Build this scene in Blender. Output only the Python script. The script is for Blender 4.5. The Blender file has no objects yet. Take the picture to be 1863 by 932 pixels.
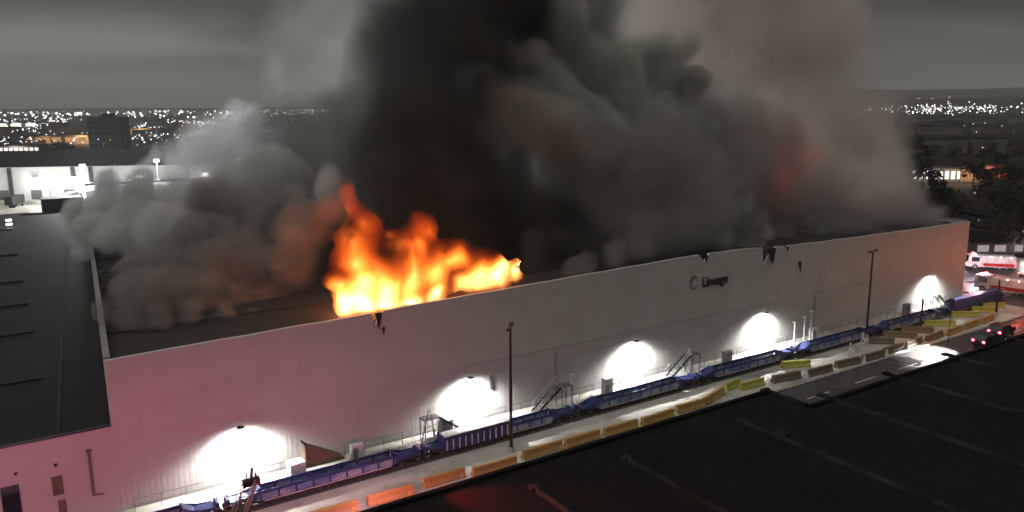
import bpy, bmesh, math, random
from mathutils import Vector, Matrix, noise

sc = bpy.context.scene
COL = sc.collection
R = math.radians

# ------------------------------------------------------------------ camera
F, HC, YC, ROLL = 1430.0, 32.6, 193.0, R(0.4)
TH = math.atan((466 - YC) / F)
cam = bpy.data.cameras.new('camera'); co = bpy.data.objects.new('camera', cam); COL.objects.link(co)
cam.sensor_width = 36; cam.lens = F / 1863 * 36; cam.clip_start = 0.5; cam.clip_end = 40000
fw = Vector((0, math.cos(TH), -math.sin(TH))); r0 = Vector((1, 0, 0)); u0 = r0.cross(fw)
rt = r0 * math.cos(ROLL) - u0 * math.sin(ROLL); up = r0 * math.sin(ROLL) + u0 * math.cos(ROLL)
mw = Matrix((rt, up, -fw)).transposed().to_4x4(); mw.translation = (0, 0, HC)
co.matrix_world = mw
sc.camera = co
CAM = Vector((0, 0, HC))

# ------------------------------------------------------------------ world: overcast night sky lit by the city
world = bpy.data.worlds.new('World'); sc.world = world; world.use_nodes = True
nt = world.node_tree; bg = nt.nodes['Background']
def wn(t, **k):
    n = nt.nodes.new(t)
    for a, b in k.items(): setattr(n, a, b)
    return n
def wmath(op, a, b=None, c=None):
    n = wn('ShaderNodeMath', operation=op)
    for i, v in enumerate((a, b, c)):
        if v is None: continue
        if isinstance(v, (int, float)): n.inputs[i].default_value = v
        else: nt.links.new(v, n.inputs[i])
    return n.outputs[0]
tc = wn('ShaderNodeTexCoord'); sp = wn('ShaderNodeSeparateXYZ'); nt.links.new(tc.outputs['Generated'], sp.inputs[0])
z = wmath('MAXIMUM', sp.outputs[2], 0.0)
inv = wmath('DIVIDE', 1.0, wmath('ADD', z, 0.20))          # a cloud layer overhead, seen in perspective
cx = wmath('MULTIPLY', sp.outputs[0], inv); cy = wmath('MULTIPLY', sp.outputs[1], inv)
cb = wn('ShaderNodeCombineXYZ'); nt.links.new(cx, cb.inputs[0]); nt.links.new(wmath('ADD', wmath('MULTIPLY', cy, 1.0), wmath('MULTIPLY', cx, -0.12)), cb.inputs[1])
mp = wn('ShaderNodeMapping'); mp.inputs['Scale'].default_value = (0.30, 0.62, 1); nt.links.new(cb.outputs[0], mp.inputs[0])
nz = wn('ShaderNodeTexNoise'); nz.inputs['Scale'].default_value = 1.5; nz.inputs['Detail'].default_value = 3.5; nz.inputs['Roughness'].default_value = .5
nz.inputs['Distortion'].default_value = 1.0
nt.links.new(mp.outputs[0], nz.inputs['Vector'])
rp = wn('ShaderNodeValToRGB'); nt.links.new(nz.outputs[0], rp.inputs[0])
rp.color_ramp.elements[0].position = .34; rp.color_ramp.elements[0].color = (.088, .084, .075, 1)
rp.color_ramp.elements[1].position = .66; rp.color_ramp.elements[1].color = (.235, .225, .2, 1)
# dimmer towards the horizon, brighter to the west (left) and behind the viewer, where the city centre lights the cloud
mr = wn('ShaderNodeValToRGB'); nt.links.new(z, mr.inputs[0]); mr.color_ramp.interpolation = 'EASE'
for i_, (p_, v_) in enumerate(((0.0, .115), (.02, .19), (.06, .26), (.118, .085), (.3, .22), (.8, .75))):
    e_ = mr.color_ramp.elements[i_] if i_ < 2 else mr.color_ramp.elements.new(p_)
    e_.position = p_; e_.color = (v_, v_, v_, 1)
mx = wn('ShaderNodeMapRange'); nt.links.new(sp.outputs[0], mx.inputs[0]); mx.inputs[1].default_value = -.5; mx.inputs[2].default_value = .6; mx.inputs[3].default_value = 1.12; mx.inputs[4].default_value = .48
my = wn('ShaderNodeMapRange'); nt.links.new(sp.outputs[1], my.inputs[0]); my.inputs[1].default_value = -.3; my.inputs[2].default_value = .6; my.inputs[3].default_value = 1.15; my.inputs[4].default_value = 1.0
st_ = wmath('MULTIPLY', wmath('MULTIPLY', wmath('MULTIPLY', mr.outputs[0], 4.0), mx.outputs[0]), my.outputs[0])
nt.links.new(rp.outputs[0], bg.inputs['Color']); nt.links.new(st_, bg.inputs['Strength'])

sc.view_settings.view_transform = 'Standard'; sc.view_settings.look = 'None'
sc.view_settings.exposure = 0.0; sc.view_settings.gamma = 1.0; sc.view_settings.use_curve_mapping = False
sc.cycles.volume_bounces = 3; sc.cycles.max_bounces = 8; sc.cycles.diffuse_bounces = 3; sc.cycles.glossy_bounces = 2
sc.cycles.transparent_max_bounces = 12
sc.cycles.volume_step_rate = 1.0; sc.cycles.volume_max_steps = 256
sc.cycles.use_adaptive_sampling = True; sc.cycles.adaptive_threshold = .035; sc.cycles.adaptive_min_samples = 24; sc.cycles.time_limit = 900
sc.cycles.use_denoising = True
sc.cycles.sample_clamp_indirect = 4.0

sun = bpy.data.lights.new('city_glow', 'SUN'); sun.energy = .42; sun.angle = R(40); sun.color = (.96, .98, 1.0)
so = bpy.data.objects.new('city_glow', sun); COL.objects.link(so); so.rotation_euler = Vector((.85, .25, -.5)).to_track_quat('-Z', 'Y').to_euler()

# ------------------------------------------------------------------ frame of the burning warehouse: s along its wall, t behind it, z up
A0 = Vector((-32.305, 59.572, 0)); DA = Vector((.83784, .54592, 0)); DN = Vector((-.54592, .83784, 0)); ANG = math.atan2(DA.y, DA.x)
def W(s, t, z=0.0): return A0 + DA * s + DN * t + Vector((0, 0, z))
def at(x, y, z=0.0):
    d = fw * F + rt * (x - 931.5) + up * (466 - y); return CAM + d * ((z - HC) / d.z)
def P(x, y, t):
    """the point seen at photo position x, y on the upright plane t metres behind the warehouse wall"""
    d = fw * F + rt * (x - 931.5) + up * (466 - y); k = ((A0 + DN * t - CAM).dot(DN)) / d.dot(DN)
    return CAM + d * k
def depth(p): return (p - CAM).dot(fw)

# ------------------------------------------------------------------ helpers
class MB:
    def __init__(s): s.v = []; s.f = []; s.sm = []
    def add(s, vs, fs, smooth=False):
        k = len(s.v); s.v += [tuple(v) for v in vs]; s.f += [tuple(i + k for i in f) for f in fs]; s.sm += [smooth] * len(fs); return s
    def box(s, x0, x1, y0, y1, z0, z1):
        return s.add([(x0,y0,z0),(x1,y0,z0),(x1,y1,z0),(x0,y1,z0),(x0,y0,z1),(x1,y0,z1),(x1,y1,z1),(x0,y1,z1)],
                     [(0,3,2,1),(4,5,6,7),(0,1,5,4),(1,2,6,5),(2,3,7,6),(3,0,4,7)])
    def prism(s, prof, x0, x1, ax='x'):
        n = len(prof)
        mk = {'x': lambda a, p: (a, p[0], p[1]), 'y': lambda a, p: (p[0], a, p[1]), 'z': lambda a, p: (p[0], p[1], a)}[ax]
        vs = [mk(x0, p) for p in prof] + [mk(x1, p) for p in prof]
        fs = [tuple(range(n))[::-1], tuple(range(n, 2*n))] + [(i, (i+1) % n, n + (i+1) % n, n + i) for i in range(n)]
        return s.add(vs, fs)
    def tube(s, p, q, r, r2=None, n=10):
        p = Vector(p); q = Vector(q); r2 = r if r2 is None else r2
        d = (q - p).normalized(); a = d.orthogonal().normalized(); b = d.cross(a)
        vs = [p + (a*math.cos(6.28318*i/n) + b*math.sin(6.28318*i/n))*r for i in range(n)] + [q + (a*math.cos(6.28318*i/n) + b*math.sin(6.28318*i/n))*r2 for i in range(n)]
        s.add(vs, [(i, (i+1) % n, n+(i+1) % n, n+i) for i in range(n)], True)
        return s.add(vs, [tuple(range(n))[::-1], tuple(range(n, 2*n))])
    def bar(s, p, q, w, h=None):
        h = h or w; p = Vector(p); q = Vector(q); d = (q-p).normalized()
        u = Vector((0,0,1)) if abs(d.z) < .95 else Vector((1,0,0)); a = d.cross(u).normalized(); b = a.cross(d)
        vs = [x + a*i*w/2 + b*j*h/2 for x in (p, q) for i, j in ((-1,-1),(1,-1),(1,1),(-1,1))]
        return s.add(vs, [(0,1,2,3),(7,6,5,4),(0,4,5,1),(1,5,6,2),(2,6,7,3),(3,7,4,0)])
    def build(s, name, mat, parent=None, bevel=0.0, fix=True):
        me = bpy.data.meshes.new(name); me.from_pydata(s.v, [], s.f)
        for p, q in zip(me.polygons, s.sm): p.use_smooth = q
        if fix:
            bm = bmesh.new(); bm.from_mesh(me); bmesh.ops.recalc_face_normals(bm, faces=bm.faces)
            bm.to_mesh(me); bm.free()
        me.materials.append(mat)
        o = bpy.data.objects.new(name, me); COL.objects.link(o)
        if parent: o.parent = parent
        if bevel: m = o.modifiers.new('bevel', 'BEVEL'); m.width = bevel; m.segments = 2; m.limit_method = 'ANGLE'
        return o
def tag(o, label=None, cat=None, group=None, kind=None):
    for k, v in (('label', label), ('category', cat), ('group', group), ('kind', kind)):
        if v: o[k] = v
    return o
def empty(name, loc, rz=0.0):
    o = bpy.data.objects.new(name, None); COL.objects.link(o); o.location = loc; o.rotation_euler = (0, 0, rz); o.empty_display_size = .3; return o
def onwall(name, s, t, z=0.0, rz=0.0): return empty(name, W(s, t, z), ANG + rz)
def place(o, s, t, z=0.0, rz=0.0): o.location = W(s, t, z); o.rotation_euler = (0, 0, ANG + rz); return o
def copy_tree(o, parent=None):
    c = o.copy(); COL.objects.link(c); c.parent = parent
    for ch in list(o.children): copy_tree(ch, c)
    return c

def mat(name, col, rough=.7, metal=0.0, emit=None, es=0.0, var=0.0, vs=1.0, bump=0.0, bs=10.0, stain=None, ss=.2, dark=.5, spec=.5, rvar=0.0, coord='Object'):
    m = bpy.data.materials.new(name); m.use_nodes = True; t = m.node_tree; b = t.nodes['Principled BSDF']
    b.inputs['Base Color'].default_value = (*col, 1); b.inputs['Roughness'].default_value = rough; b.inputs['Metallic'].default_value = metal
    b.inputs['Specular IOR Level'].default_value = spec
    if emit: b.inputs['Emission Color'].default_value = (*emit, 1); b.inputs['Emission Strength'].default_value = es
    co_ = t.nodes.new('ShaderNodeTexCoord').outputs[coord] if coord != 'World' else t.nodes.new('ShaderNodeNewGeometry').outputs['Position']
    last = None
    if var:
        n = t.nodes.new('ShaderNodeTexNoise'); n.inputs['Scale'].default_value = vs; n.inputs['Detail'].default_value = 6; t.links.new(co_, n.inputs['Vector'])
        r = t.nodes.new('ShaderNodeMapRange'); r.inputs[1].default_value = .3; r.inputs[2].default_value = .7; r.inputs[3].default_value = 1-var; r.inputs[4].default_value = 1+var
        t.links.new(n.outputs[0], r.inputs[0])
        x = t.nodes.new('ShaderNodeVectorMath'); x.operation = 'SCALE'; x.inputs[0].default_value = col; t.links.new(r.outputs[0], x.inputs['Scale']); last = x.outputs[0]
    if stain is not None:
        n = t.nodes.new('ShaderNodeTexNoise'); n.inputs['Scale'].default_value = ss; n.inputs['Detail'].default_value = 8; n.inputs['Roughness'].default_value = .65; t.links.new(co_, n.inputs['Vector'])
        r = t.nodes.new('ShaderNodeMapRange'); r.inputs[1].default_value = .5; r.inputs[2].default_value = .62; r.inputs[4].default_value = dark; t.links.new(n.outputs[0], r.inputs[0])
        x = t.nodes.new('ShaderNodeMix'); x.data_type = 'RGBA'; t.links.new(r.outputs[0], x.inputs[0])
        if last: t.links.new(last, x.inputs[6])
        else: x.inputs[6].default_value = (*col, 1)
        x.inputs[7].default_value = (*stain, 1); last = x.outputs[2]
        if rvar:
            q = t.nodes.new('ShaderNodeMapRange'); q.inputs[3].default_value = rough; q.inputs[4].default_value = max(.05, rough-rvar); t.links.new(r.outputs[0], q.inputs[0]); t.links.new(q.outputs[0], b.inputs['Roughness'])
    if last: t.links.new(last, b.inputs['Base Color'])
    if bump:
        n = t.nodes.new('ShaderNodeTexNoise'); n.inputs['Scale'].default_value = bs; n.inputs['Detail'].default_value = 4; t.links.new(co_, n.inputs['Vector'])
        bp = t.nodes.new('ShaderNodeBump'); bp.inputs['Strength'].default_value = bump; bp.inputs['Distance'].default_value = .05; t.links.new(n.outputs[0], bp.inputs['Height']); t.links.new(bp.outputs[0], b.inputs['Normal'])
    return m
def emis(name, col, s):
    m = bpy.data.materials.new(name); m.use_nodes = True; t = m.node_tree; t.nodes.clear()
    e = t.nodes.new('ShaderNodeEmission'); e.inputs[0].default_value = (*col, 1); e.inputs[1].default_value = s
    o = t.nodes.new('ShaderNodeOutputMaterial'); t.links.new(e.outputs[0], o.inputs[0]); return m
def light(name, kind, loc, power, col, parent=None, radius=.1, direction=None, spot=None, blend=.2):
    l = bpy.data.lights.new(name, kind); l.energy = power; l.color = col
    if kind in ('POINT', 'SPOT'): l.shadow_soft_size = radius
    if spot: l.spot_size = spot; l.spot_blend = blend
    o = bpy.data.objects.new(name, l); COL.objects.link(o); o.location = loc
    if direction: o.rotation_euler = Vector(direction).to_track_quat('-Z', 'Y').to_euler()
    if parent: o.parent = parent
    return o

# ------------------------------------------------------------------ materials
M = {}
def panel_mat(name, col, axis_scale, seam=None, groove=.25):
    """painted insulated metal panels: faint rust and dirt runs, vertical joints"""
    m = mat(name, col, .5, var=.04, vs=.25, stain=(col[0]*.72, col[1]*.68, col[2]*.62), ss=.3, dark=.2, spec=.4)
    t = m.node_tree; b = t.nodes['Principled BSDF']
    tc_ = t.nodes.new('ShaderNodeTexCoord'); sx = t.nodes.new('ShaderNodeSeparateXYZ'); t.links.new(tc_.outputs['Object'], sx.inputs[0])
    mm = t.nodes.new('ShaderNodeMath'); mm.operation = 'MULTIPLY'; t.links.new(sx.outputs[0], mm.inputs[0]); mm.inputs[1].default_value = axis_scale
    fr = t.nodes.new('ShaderNodeMath'); fr.operation = 'PINGPONG'; t.links.new(mm.outputs[0], fr.inputs[0]); fr.inputs[1].default_value = .5
    rr = t.nodes.new('ShaderNodeMapRange'); rr.interpolation_type = 'SMOOTHSTEP'; rr.inputs[1].default_value = 0; rr.inputs[2].default_value = groove; t.links.new(fr.outputs[0], rr.inputs[0])
    bp = t.nodes.new('ShaderNodeBump'); bp.inputs['Strength'].default_value = .22; bp.inputs['Distance'].default_value = .03; t.links.new(rr.outputs[0], bp.inputs['Height'])
    # slight buckling of the sheet
    n = t.nodes.new('ShaderNodeTexNoise'); n.inputs['Scale'].default_value = .5; n.inputs['Detail'].default_value = 2; t.links.new(tc_.outputs['Object'], n.inputs['Vector'])
    b2 = t.nodes.new('ShaderNodeBump'); b2.inputs['Strength'].default_value = .35; b2.inputs['Distance'].default_value = .25; t.links.new(n.outputs[0], b2.inputs['Height']); t.links.new(bp.outputs[0], b2.inputs['Normal'])
    t.links.new(b2.outputs[0], b.inputs['Normal'])
    return m
M['panel'] = panel_mat('insulated_panel', (.57, .575, .55), .8, groove=.03)
M['clad'] = panel_mat('ribbed_cladding', (.56, .56, .54), 2.2, groove=.3)
M['annex'] = panel_mat('annex_panel', (.56, .55, .53), .25, groove=.02)
M['roof'] = mat('roof_membrane', (.022, .018, .017), .85, var=.35, vs=.08, bump=.4, bs=1.5, stain=(.012, .011, .011), ss=.06)
M['annexroof'] = mat('annex_roof_membrane', (.024, .023, .0235), .8, var=.22, vs=.05, bump=.3, bs=1.2, spec=.12, stain=(.015, .0145, .015), ss=.08)
M['farroof'] = mat('far_roof', (.018, .017, .018), .9, spec=.1, var=.3, vs=.03)
M['fgroof'] = mat('tar_roof', (.011, .0105, .0108), .8, var=.35, vs=.25, bump=.5, bs=2.5, spec=.08, stain=(.011, .011, .0115), ss=.12, dark=.6)
M['rib'] = mat('worn_roof_coating', (.02, .02, .021), .85, var=.8, vs=.35, spec=.15, stain=(.015,.015,.015), ss=.3)
M['dark'] = mat('charred_steel', (.02, .018, .017), .9, var=.4, vs=2)
M['conc'] = mat('yard_concrete', (.56, .55, .50), .55, var=.16, vs=.35, bump=.35, bs=3, stain=(.2, .2, .19), ss=.16, dark=.65, rvar=.3)
M['road'] = mat('wet_asphalt', (.055, .055, .058), .38, var=.3, vs=.5, bump=.5, bs=5, stain=(.03, .03, .032), ss=.2, dark=.8, rvar=.24)
M['kerb'] = mat('kerb_concrete', (.42, .41, .38), .7, var=.25, vs=1.0)
M['ground'] = mat('city_ground', (.011, .011, .010), .95, spec=.1, var=.6, vs=.01, stain=(.022, .021, .019), ss=.02, dark=.8)
M['blue'] = mat('railcar_blue', (.035, .05, .19), .45, var=.3, vs=1.5, bump=.1, bs=6, stain=(.05, .06, .12), ss=.7, dark=.6)
M['bluefaded'] = mat('faded_blue', (.16, .24, .46), .5, var=.4, vs=.8, stain=(.5, .52, .56), ss=.6, dark=.8)
M['white'] = mat('white_paint', (.72, .72, .72), .5, var=.2, vs=1.5, stain=(.3, .3, .3), ss=1.0, dark=.5)
M['steel'] = mat('dark_steel', (.05, .05, .055), .5, metal=.6, var=.3, vs=2)
M['galv'] = mat('galvanised_steel', (.35, .35, .36), .45, metal=.7, var=.2, vs=3)
M['rail'] = mat('rail_steel', (.25, .23, .21), .35, metal=.8, var=.2)
M['ballast'] = mat('track_ballast', (.10, .10, .10), .9, var=.5, vs=3, bump=1, bs=8)
M['yellow'] = mat('barrier_yellow', (.50, .31, .09), .65, var=.25, vs=1.0, bump=.2, bs=8, stain=(.28, .22, .12), ss=1.1, dark=.7)
M['limeyellow'] = mat('barrier_fresh_yellow', (.48, .46, .10), .6, var=.2, vs=1.0, bump=.2, bs=8, stain=(.3, .28, .08), ss=1.1, dark=.5)
M['brownbar'] = mat('barrier_worn', (.2, .15, .1), .75, var=.3, vs=1.0, bump=.2, bs=8, stain=(.12, .09, .06), ss=1.0, dark=.7)  # darker brown barrier colour with blotches
M['pole'] = mat('pole_bronze', (.06, .05, .045), .5, metal=.5, var=.2)
M['red'] = mat('engine_red', (.45, .02, .02), .3, var=.08, vs=1, spec=.6)
M['black'] = mat('rubber', (.02, .02, .02), .7, bump=.2)
M['glass'] = mat('dark_glass', (.02, .025, .03), .1, spec=.8)
M['carpaint'] = mat('dark_car_paint', (.03, .03, .035), .25, metal=.3, spec=.6)
M['redpaint'] = mat('dark_red_paint', (.25, .015, .02), .25, metal=.2)
M['leafd'] = mat('night_foliage', (.018, .022, .014), .9, var=.4, vs=.3)
M['bark'] = mat('bark', (.08, .06, .045), .9, var=.3)
M['farwall'] = mat('far_wall', (.55, .55, .53), .7, var=.12, vs=.06)
M['city'] = mat('city_wall_dark', (.05, .046, .044), .85, var=.4, vs=.03)
M['citymid'] = mat('city_wall_pale', (.10, .095, .09), .85, var=.3, vs=.03)
M['tower'] = mat('tower_dark', (.05, .047, .047), .85, var=.15, vs=.03)
M['sign'] = mat('sign_letters', (.06, .05, .045), .6)
M['signfaint'] = mat('sign_emblem', (.20, .18, .16), .6)
E_white = emis('lamp_glow', (1, .97, .93), 12)
E_cool = emis('lamp_glow_cool', (.85, .92, 1), 9)
E_warm = emis('lamp_glow_warm', (1, .72, .38), 6)
E_red = emis('red_beacon', (1, .05, .06), 45)
E_blue = emis('blue_beacon', (.35, .3, 1), 10)
E_amber = emis('amber_beacon', (1, .35, .04), 10)
E_tail = emis('tail_lamp', (1, .05, .08), 22)

# ================================================================== SETTING: ground, yard, road, track
def sheet(name, pts, z, m, cuts=0):
    b = MB(); b.add([(p[0], p[1], z) for p in pts], [tuple(range(len(pts)))]); o = b.build(name, m); tag(o, kind='structure'); return o
# terrain sheet, rising into low hills far away on the right
def terrain():
    b = MB(); rings = [0, 150, 300, 500, 800, 1300, 2000, 2600, 3200, 3800, 4500, 5400, 6500, 8000, 11000, 16000]; n = 96
    b.v.append((0, 0, 0))
    for r in rings[1:]:
        for i in range(n):
            a = 2*math.pi*i/n; x = r*math.sin(a); y = r*math.cos(a)
            side = max(0, min(1, (math.degrees(math.atan2(x, y)) - 6)/14)) if y > 0 else 0
            h = 0
            if r >= 2600: h = side*(r-2300)/3500*120*(.75+.5*noise.noise(Vector((x, y, 0))*.0007)) ; h = min(h, side*170)
            if r > 6000: h += 45*(0.6+noise.noise(Vector((x, y, 3))*.0004))*min(1, (r-6000)/2000)
            b.v.append((x, y, h - .02))
    for i in range(n): b.f.append((0, 1+i, 1+(i+1) % n)); b.sm.append(True)
    for k in range(len(rings)-2):
        for i in range(n):
            p = 1+k*n; b.f.append((p+i, p+n+i, p+n+(i+1) % n, p+(i+1) % n)); b.sm.append(True)
    return tag(b.build('ground', M['ground']), kind='structure')
terrain()
def srect(s0, s1, t0, t1): return [W(s0, t0), W(s1, t0), W(s1, t1), W(s0, t1)]
sheet('yard', srect(-60, 240, -11.6, 0.5), .012, M['conc'])
sheet('road', srect(-90, 400, -27, -11.6), .008, M['road'])
sheet('far_yard', [Vector((-330, 215, 0)), Vector((-105, 215, 0)), Vector((-40, 380, 0)), Vector((-330, 290, 0))], .01, M['conc'])
sheet('side_yard', srect(130.9, 175, -11.5, 140), .016, M['road'])
kb = MB()
for i in range(60):
    s = -60 + i*5
    kb.prism([(-.15, 0), (.15, 0), (.15, .10), (.10, .14), (-.10, .14), (-.15, .10)], s + .02, s + 4.98)
o = kb.build('kerb', M['kerb']); place(o, 0, -12.0, .012); tag(o, kind='structure')
sheet('track_bed', srect(-60, 150, -6.0, -3.9), .03, M['ballast'])
rb = MB()
for y in (-.35, .35): rb.box(-60, 150, y-.04, y+.04, .0, .16)
for i in range(300): rb.box(-60+i*.7, -59.78+i*.7, -.7, .7, -.01, .05)
o = rb.build('railway_track', M['rail']); place(o, 0, -4.95, .035); tag(o, kind='structure')
# painted stripe on the road
lb = MB()
for i in range(34): lb.add([(i*9, -.07, 0), (i*9+4, -.07, 0), (i*9+4, .07, 0), (i*9, .07, 0)], [(0, 1, 2, 3)])
o = lb.build('lane_markings', M['white']); place(o, -40, -15.4, .013); tag(o, kind='structure')

# ================================================================== BURNING WAREHOUSE
HW = 170.0
wh = onwall('burning_warehouse', 0, 0); tag(wh, 'long pale flat-roofed warehouse on fire, smoke pouring off its dark roof', 'warehouse')
L = 130.6
prof = [(0, 13.0), (11.1, 13.2), (22.6, 13.45), (23.0, 12.2), (23.9, 13.5), (32, 13.68), (40.9, 13.85), (54, 14.1), (66.3, 14.28), (67.2, 13.2), (68.2, 14.28), (73, 14.2), (78.1, 13.95),
        (78.5, 11.5), (79.4, 12.6), (80.9, 13.8), (82.6, 13.72), (82.9, 13.1), (83.5, 13.7), (99, 13.35), (115, 13.12), (L, 13.0)]
# small ragged deviations of the scorched top edge
rag = []
random.seed(5)
for (x0, z0), (x1, z1) in zip(prof, prof[1:]):
    rag.append((x0, z0)); n = int((x1-x0)//2.2)
    for i in range(1, n): f = i/n; rag.append((x0+(x1-x0)*f, z0+(z1-z0)*f + random.uniform(-.05, .05)))
rag.append(prof[-1])
ZS = 6.3
b = MB(); k = len(rag)
vs = [(x, 0, ZS) for x, z in rag] + [(x, 0, z) for x, z in rag] + [(x, .35, z) for x, z in rag] + [(x, .35, ZS) for x, z in rag]
fs = []
for i in range(k-1): fs += [(i, i+1, k+i+1, k+i), (k+i, k+i+1, 2*k+i+1, 2*k+i), (2*k+i, 2*k+i+1, 3*k+i+1, 3*k+i), (3*k+i, 3*k+i+1, i+1, i)]
fs += [(0, k, 2*k, 3*k), (k-1, 4*k-1, 3*k-1, 2*k-1)]
b.add(vs, fs); b.build('front_wall', M['panel'], wh)
MB().box(.003, L-.003, .09, .40, 0, ZS-.002).build('ribbed_cladding', M['clad'], wh)
SK = .076
b = MB(); b.prism([(.002, .36), (.352, .36), (SK*HW+.35, HW-.36), (SK*HW, HW-.36)], 0, 13.0, 'z'); b.box(L-.35, L, .41, HW, 0, 13.0); b.box(SK*HW, L-.36, HW-.35, HW, 0, 13.0)
b.build('side_wall', M['panel'], wh)
b = MB(); b.prism([(-.04, .42), (.45, .42), (SK*HW+.45, HW+.05), (SK*HW-.04, HW+.05)], 13.003, 13.18, 'z'); b.box(L-.45, L+.04, .42, HW+.05, 13.003, 13.18); b.box(SK*HW+.5, L-.5, HW-.45, HW+.05, 13.003, 13.18)
b.build('parapet_cap', M['galv'], wh)
rf = MB().prism([(.39, .42), (L-.36, .42), (L-.36, HW-.4), (SK*HW+.36, HW-.4)], 12.2, 12.55, 'z').build('roof', M['roof'], wh)
sm = MB()
for i in range(1, 17): sm.box(.45+SK*i*10, L-.4, i*10-.12, i*10+.12, 12.55, 12.63)
sm.build('roof_seam', M['dark'], rf)
for i in range(9):
    random.seed(i); x = 4+random.random()*16 if i < 3 else 95+random.random()*30; y = 6+random.random()*35
    u = MB(); u.box(x, x+1.6, y, y+1.6, 12.552, 13.35); u.box(x-.1, x+1.7, y-.1, y+1.7, 13.353, 13.45); u.build('roof_vent', M['steel'], rf)
# peeled panel flaps at the tears
for (x, z, w, h, lean) in ((23.35, 13.4, .7, 1.6, .35), (79.8, 13.7, 1.9, 2.1, .7), (67.4, 14.1, .8, .9, .3), (83.1, 13.6, .6, .6, .25), (85.95, 11.2, .55, 1.5, .4), (23.8, 11.9, .3, .75, .25)):
    MB().add([(x-w/2, -.02, z), (x+w/2, -.05, z), (x-w*.18, -lean, z-h), (x-w/2, -.06, z+.02), (x+w/2, -.12, z+.02), (x-w*.18, -lean-.05, z-h)],
             [(0, 1, 2), (5, 4, 3), (0, 3, 4, 1), (1, 4, 5, 2), (2, 5, 3, 0)]).build('torn_flap', M['dark'], wh)
MB().box(35.6, 35.9, -.12, 0.09, 3.2, 4.6).build('meter_box', M['galv'], wh)
for x in (44.2, 90.0):
    MB().tube((x, -.08, .1), (x, -.08, 5.9), .06, n=8).build('conduit', M['galv'], wh)
# sign
cu = bpy.data.curves.new('t', 'FONT'); cu.body = 'Lineage'; cu.size = 1.75; cu.extrude = .06; cu.offset = .03
to = bpy.data.objects.new('t', cu); COL.objects.link(to)
bpy.context.view_layer.update()
me = bpy.data.meshes.new_from_object(to.evaluated_get(bpy.context.evaluated_depsgraph_get())); bpy.data.objects.remove(to)
me.materials.clear(); me.materials.append(M['sign'])
sg = onwall('wall_sign', 66.9, -.12, 10.15); tag(sg, 'dark lettered company sign high on the warehouse wall', 'sign')
lt = bpy.data.objects.new('lettering', me); COL.objects.link(lt); lt.parent = sg; lt.rotation_euler = (R(90), 0, 0); lt.scale = (.88, 1, 1)
b = MB(); n = 26
for i in range(n):                                            # open ring emblem, heavier at its upper left
    a0 = R(35) + R(290)*i/n; a1 = R(35) + R(290)*(i+1)/n; w = .16 + .16*max(0, math.cos((a0+a1)/2 - R(135)))
    q = [(math.cos(a)*r*.8-1.45, math.sin(a)*r+.75) for a, r in ((a0, .85), (a1, .85), (a1, .85-w), (a0, .85-w))]
    b.prism(q, -.03, .04, 'y')
b.build('emblem', M['signfaint'], sg)

# annex on the left, same wall plane, lower roof
AZ = 7.5
an = onwall('warehouse_annex', 0, 0); tag(an, 'lower flat-roofed annex with dark roof joined to the burning warehouse, pink-lit front', 'warehouse')
b = MB(); b.box(-90, -.003, .02, .35, 0, AZ); b.box(-90, -89.65, .353, 160, 0, AZ); b.box(-89.6, -.003, 159.6, 160, 0, AZ)
b.build('wall', M['annex'], an)
ar = MB().prism([(-89.6, .36), (-.004, .36), (SK*159.6-.004, 159.6), (-89.6, 159.6)], AZ-.5, AZ-.2, 'z').build('roof', M['annexroof'], an)
b = MB()
for y in (17, 36, 52, 69, 95, 130): b.box(-89, -4, y-.22, y+.22, AZ-.198, AZ-.02)
b.prism([(-3.9, 1), (-3.6, 1), (7.8, 150), (7.5, 150)], AZ-.198, AZ-.1, 'z')
b.build('roof_seam', M['dark'], ar)
MB().box(-90, -.01, -.02, .42, AZ+.002, AZ+.10).build('parapet_cap', M['steel'], an)
for x, y, w in ((-12, 25, 2.2), (-20, 60, 3), (-14, 92, 2.4), (-34, 44, 2.2)):
    b = MB(); b.box(x, x+w, y, y+w, AZ-.199, AZ+.7); b.box(x-.1, x+w+.1, y-.1, y+w+.1, AZ+.702, AZ+.8); b.build('roof_unit', M['annexroof'], ar)
b = MB(); b.box(-4.55, -3.8, -.05, .02, 2.8, 4.35)
for i in range(7): b.box(-4.5, -3.85, -.09, -.052, 2.9+i*.2, 3.0+i*.2)
b.build('louvre_vent', M['brownbar'], an)
MB().box(-4.3, -3.75, -.06, .019, .1, 2.3).build('door', M['brownbar'], an)
MB().box(-7.9, -6.7, -.06, .019, 1.4, 4.4).build('dark_window', M['glass'], an)
b = MB(); b.tube((-1.8, -.12, 2.1), (-1.8, -.12, 5.8), .1, n=8); b.box(-2.0, -1.6, -.25, .0, 5.8, 6.0); b.bar((-1.8, -.12, 2.1), (-1.1, -.12, 2.05), .1); b.build('downpipe', M['brownbar'], an)
b = MB(); b.box(-4.25, -4.05, -.16, .0, 5.2, 5.4); b.build('camera_box', M['steel'], an)
MB().box(-6.9, -6.7, -.1, .0, 5.2, 5.4).build('camera_box', M['steel'], an)
# rooftop stair tower at the back of the annex
b = MB(); b.box(0, 9, 0, 6, 0, 5.4)
o = b.build('stair_tower', M['citymid']); place(o, 3, 161, 5.0); tag(o, 'grey boxy rooftop stair tower at the back of the annex roof', 'stair tower')
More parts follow.
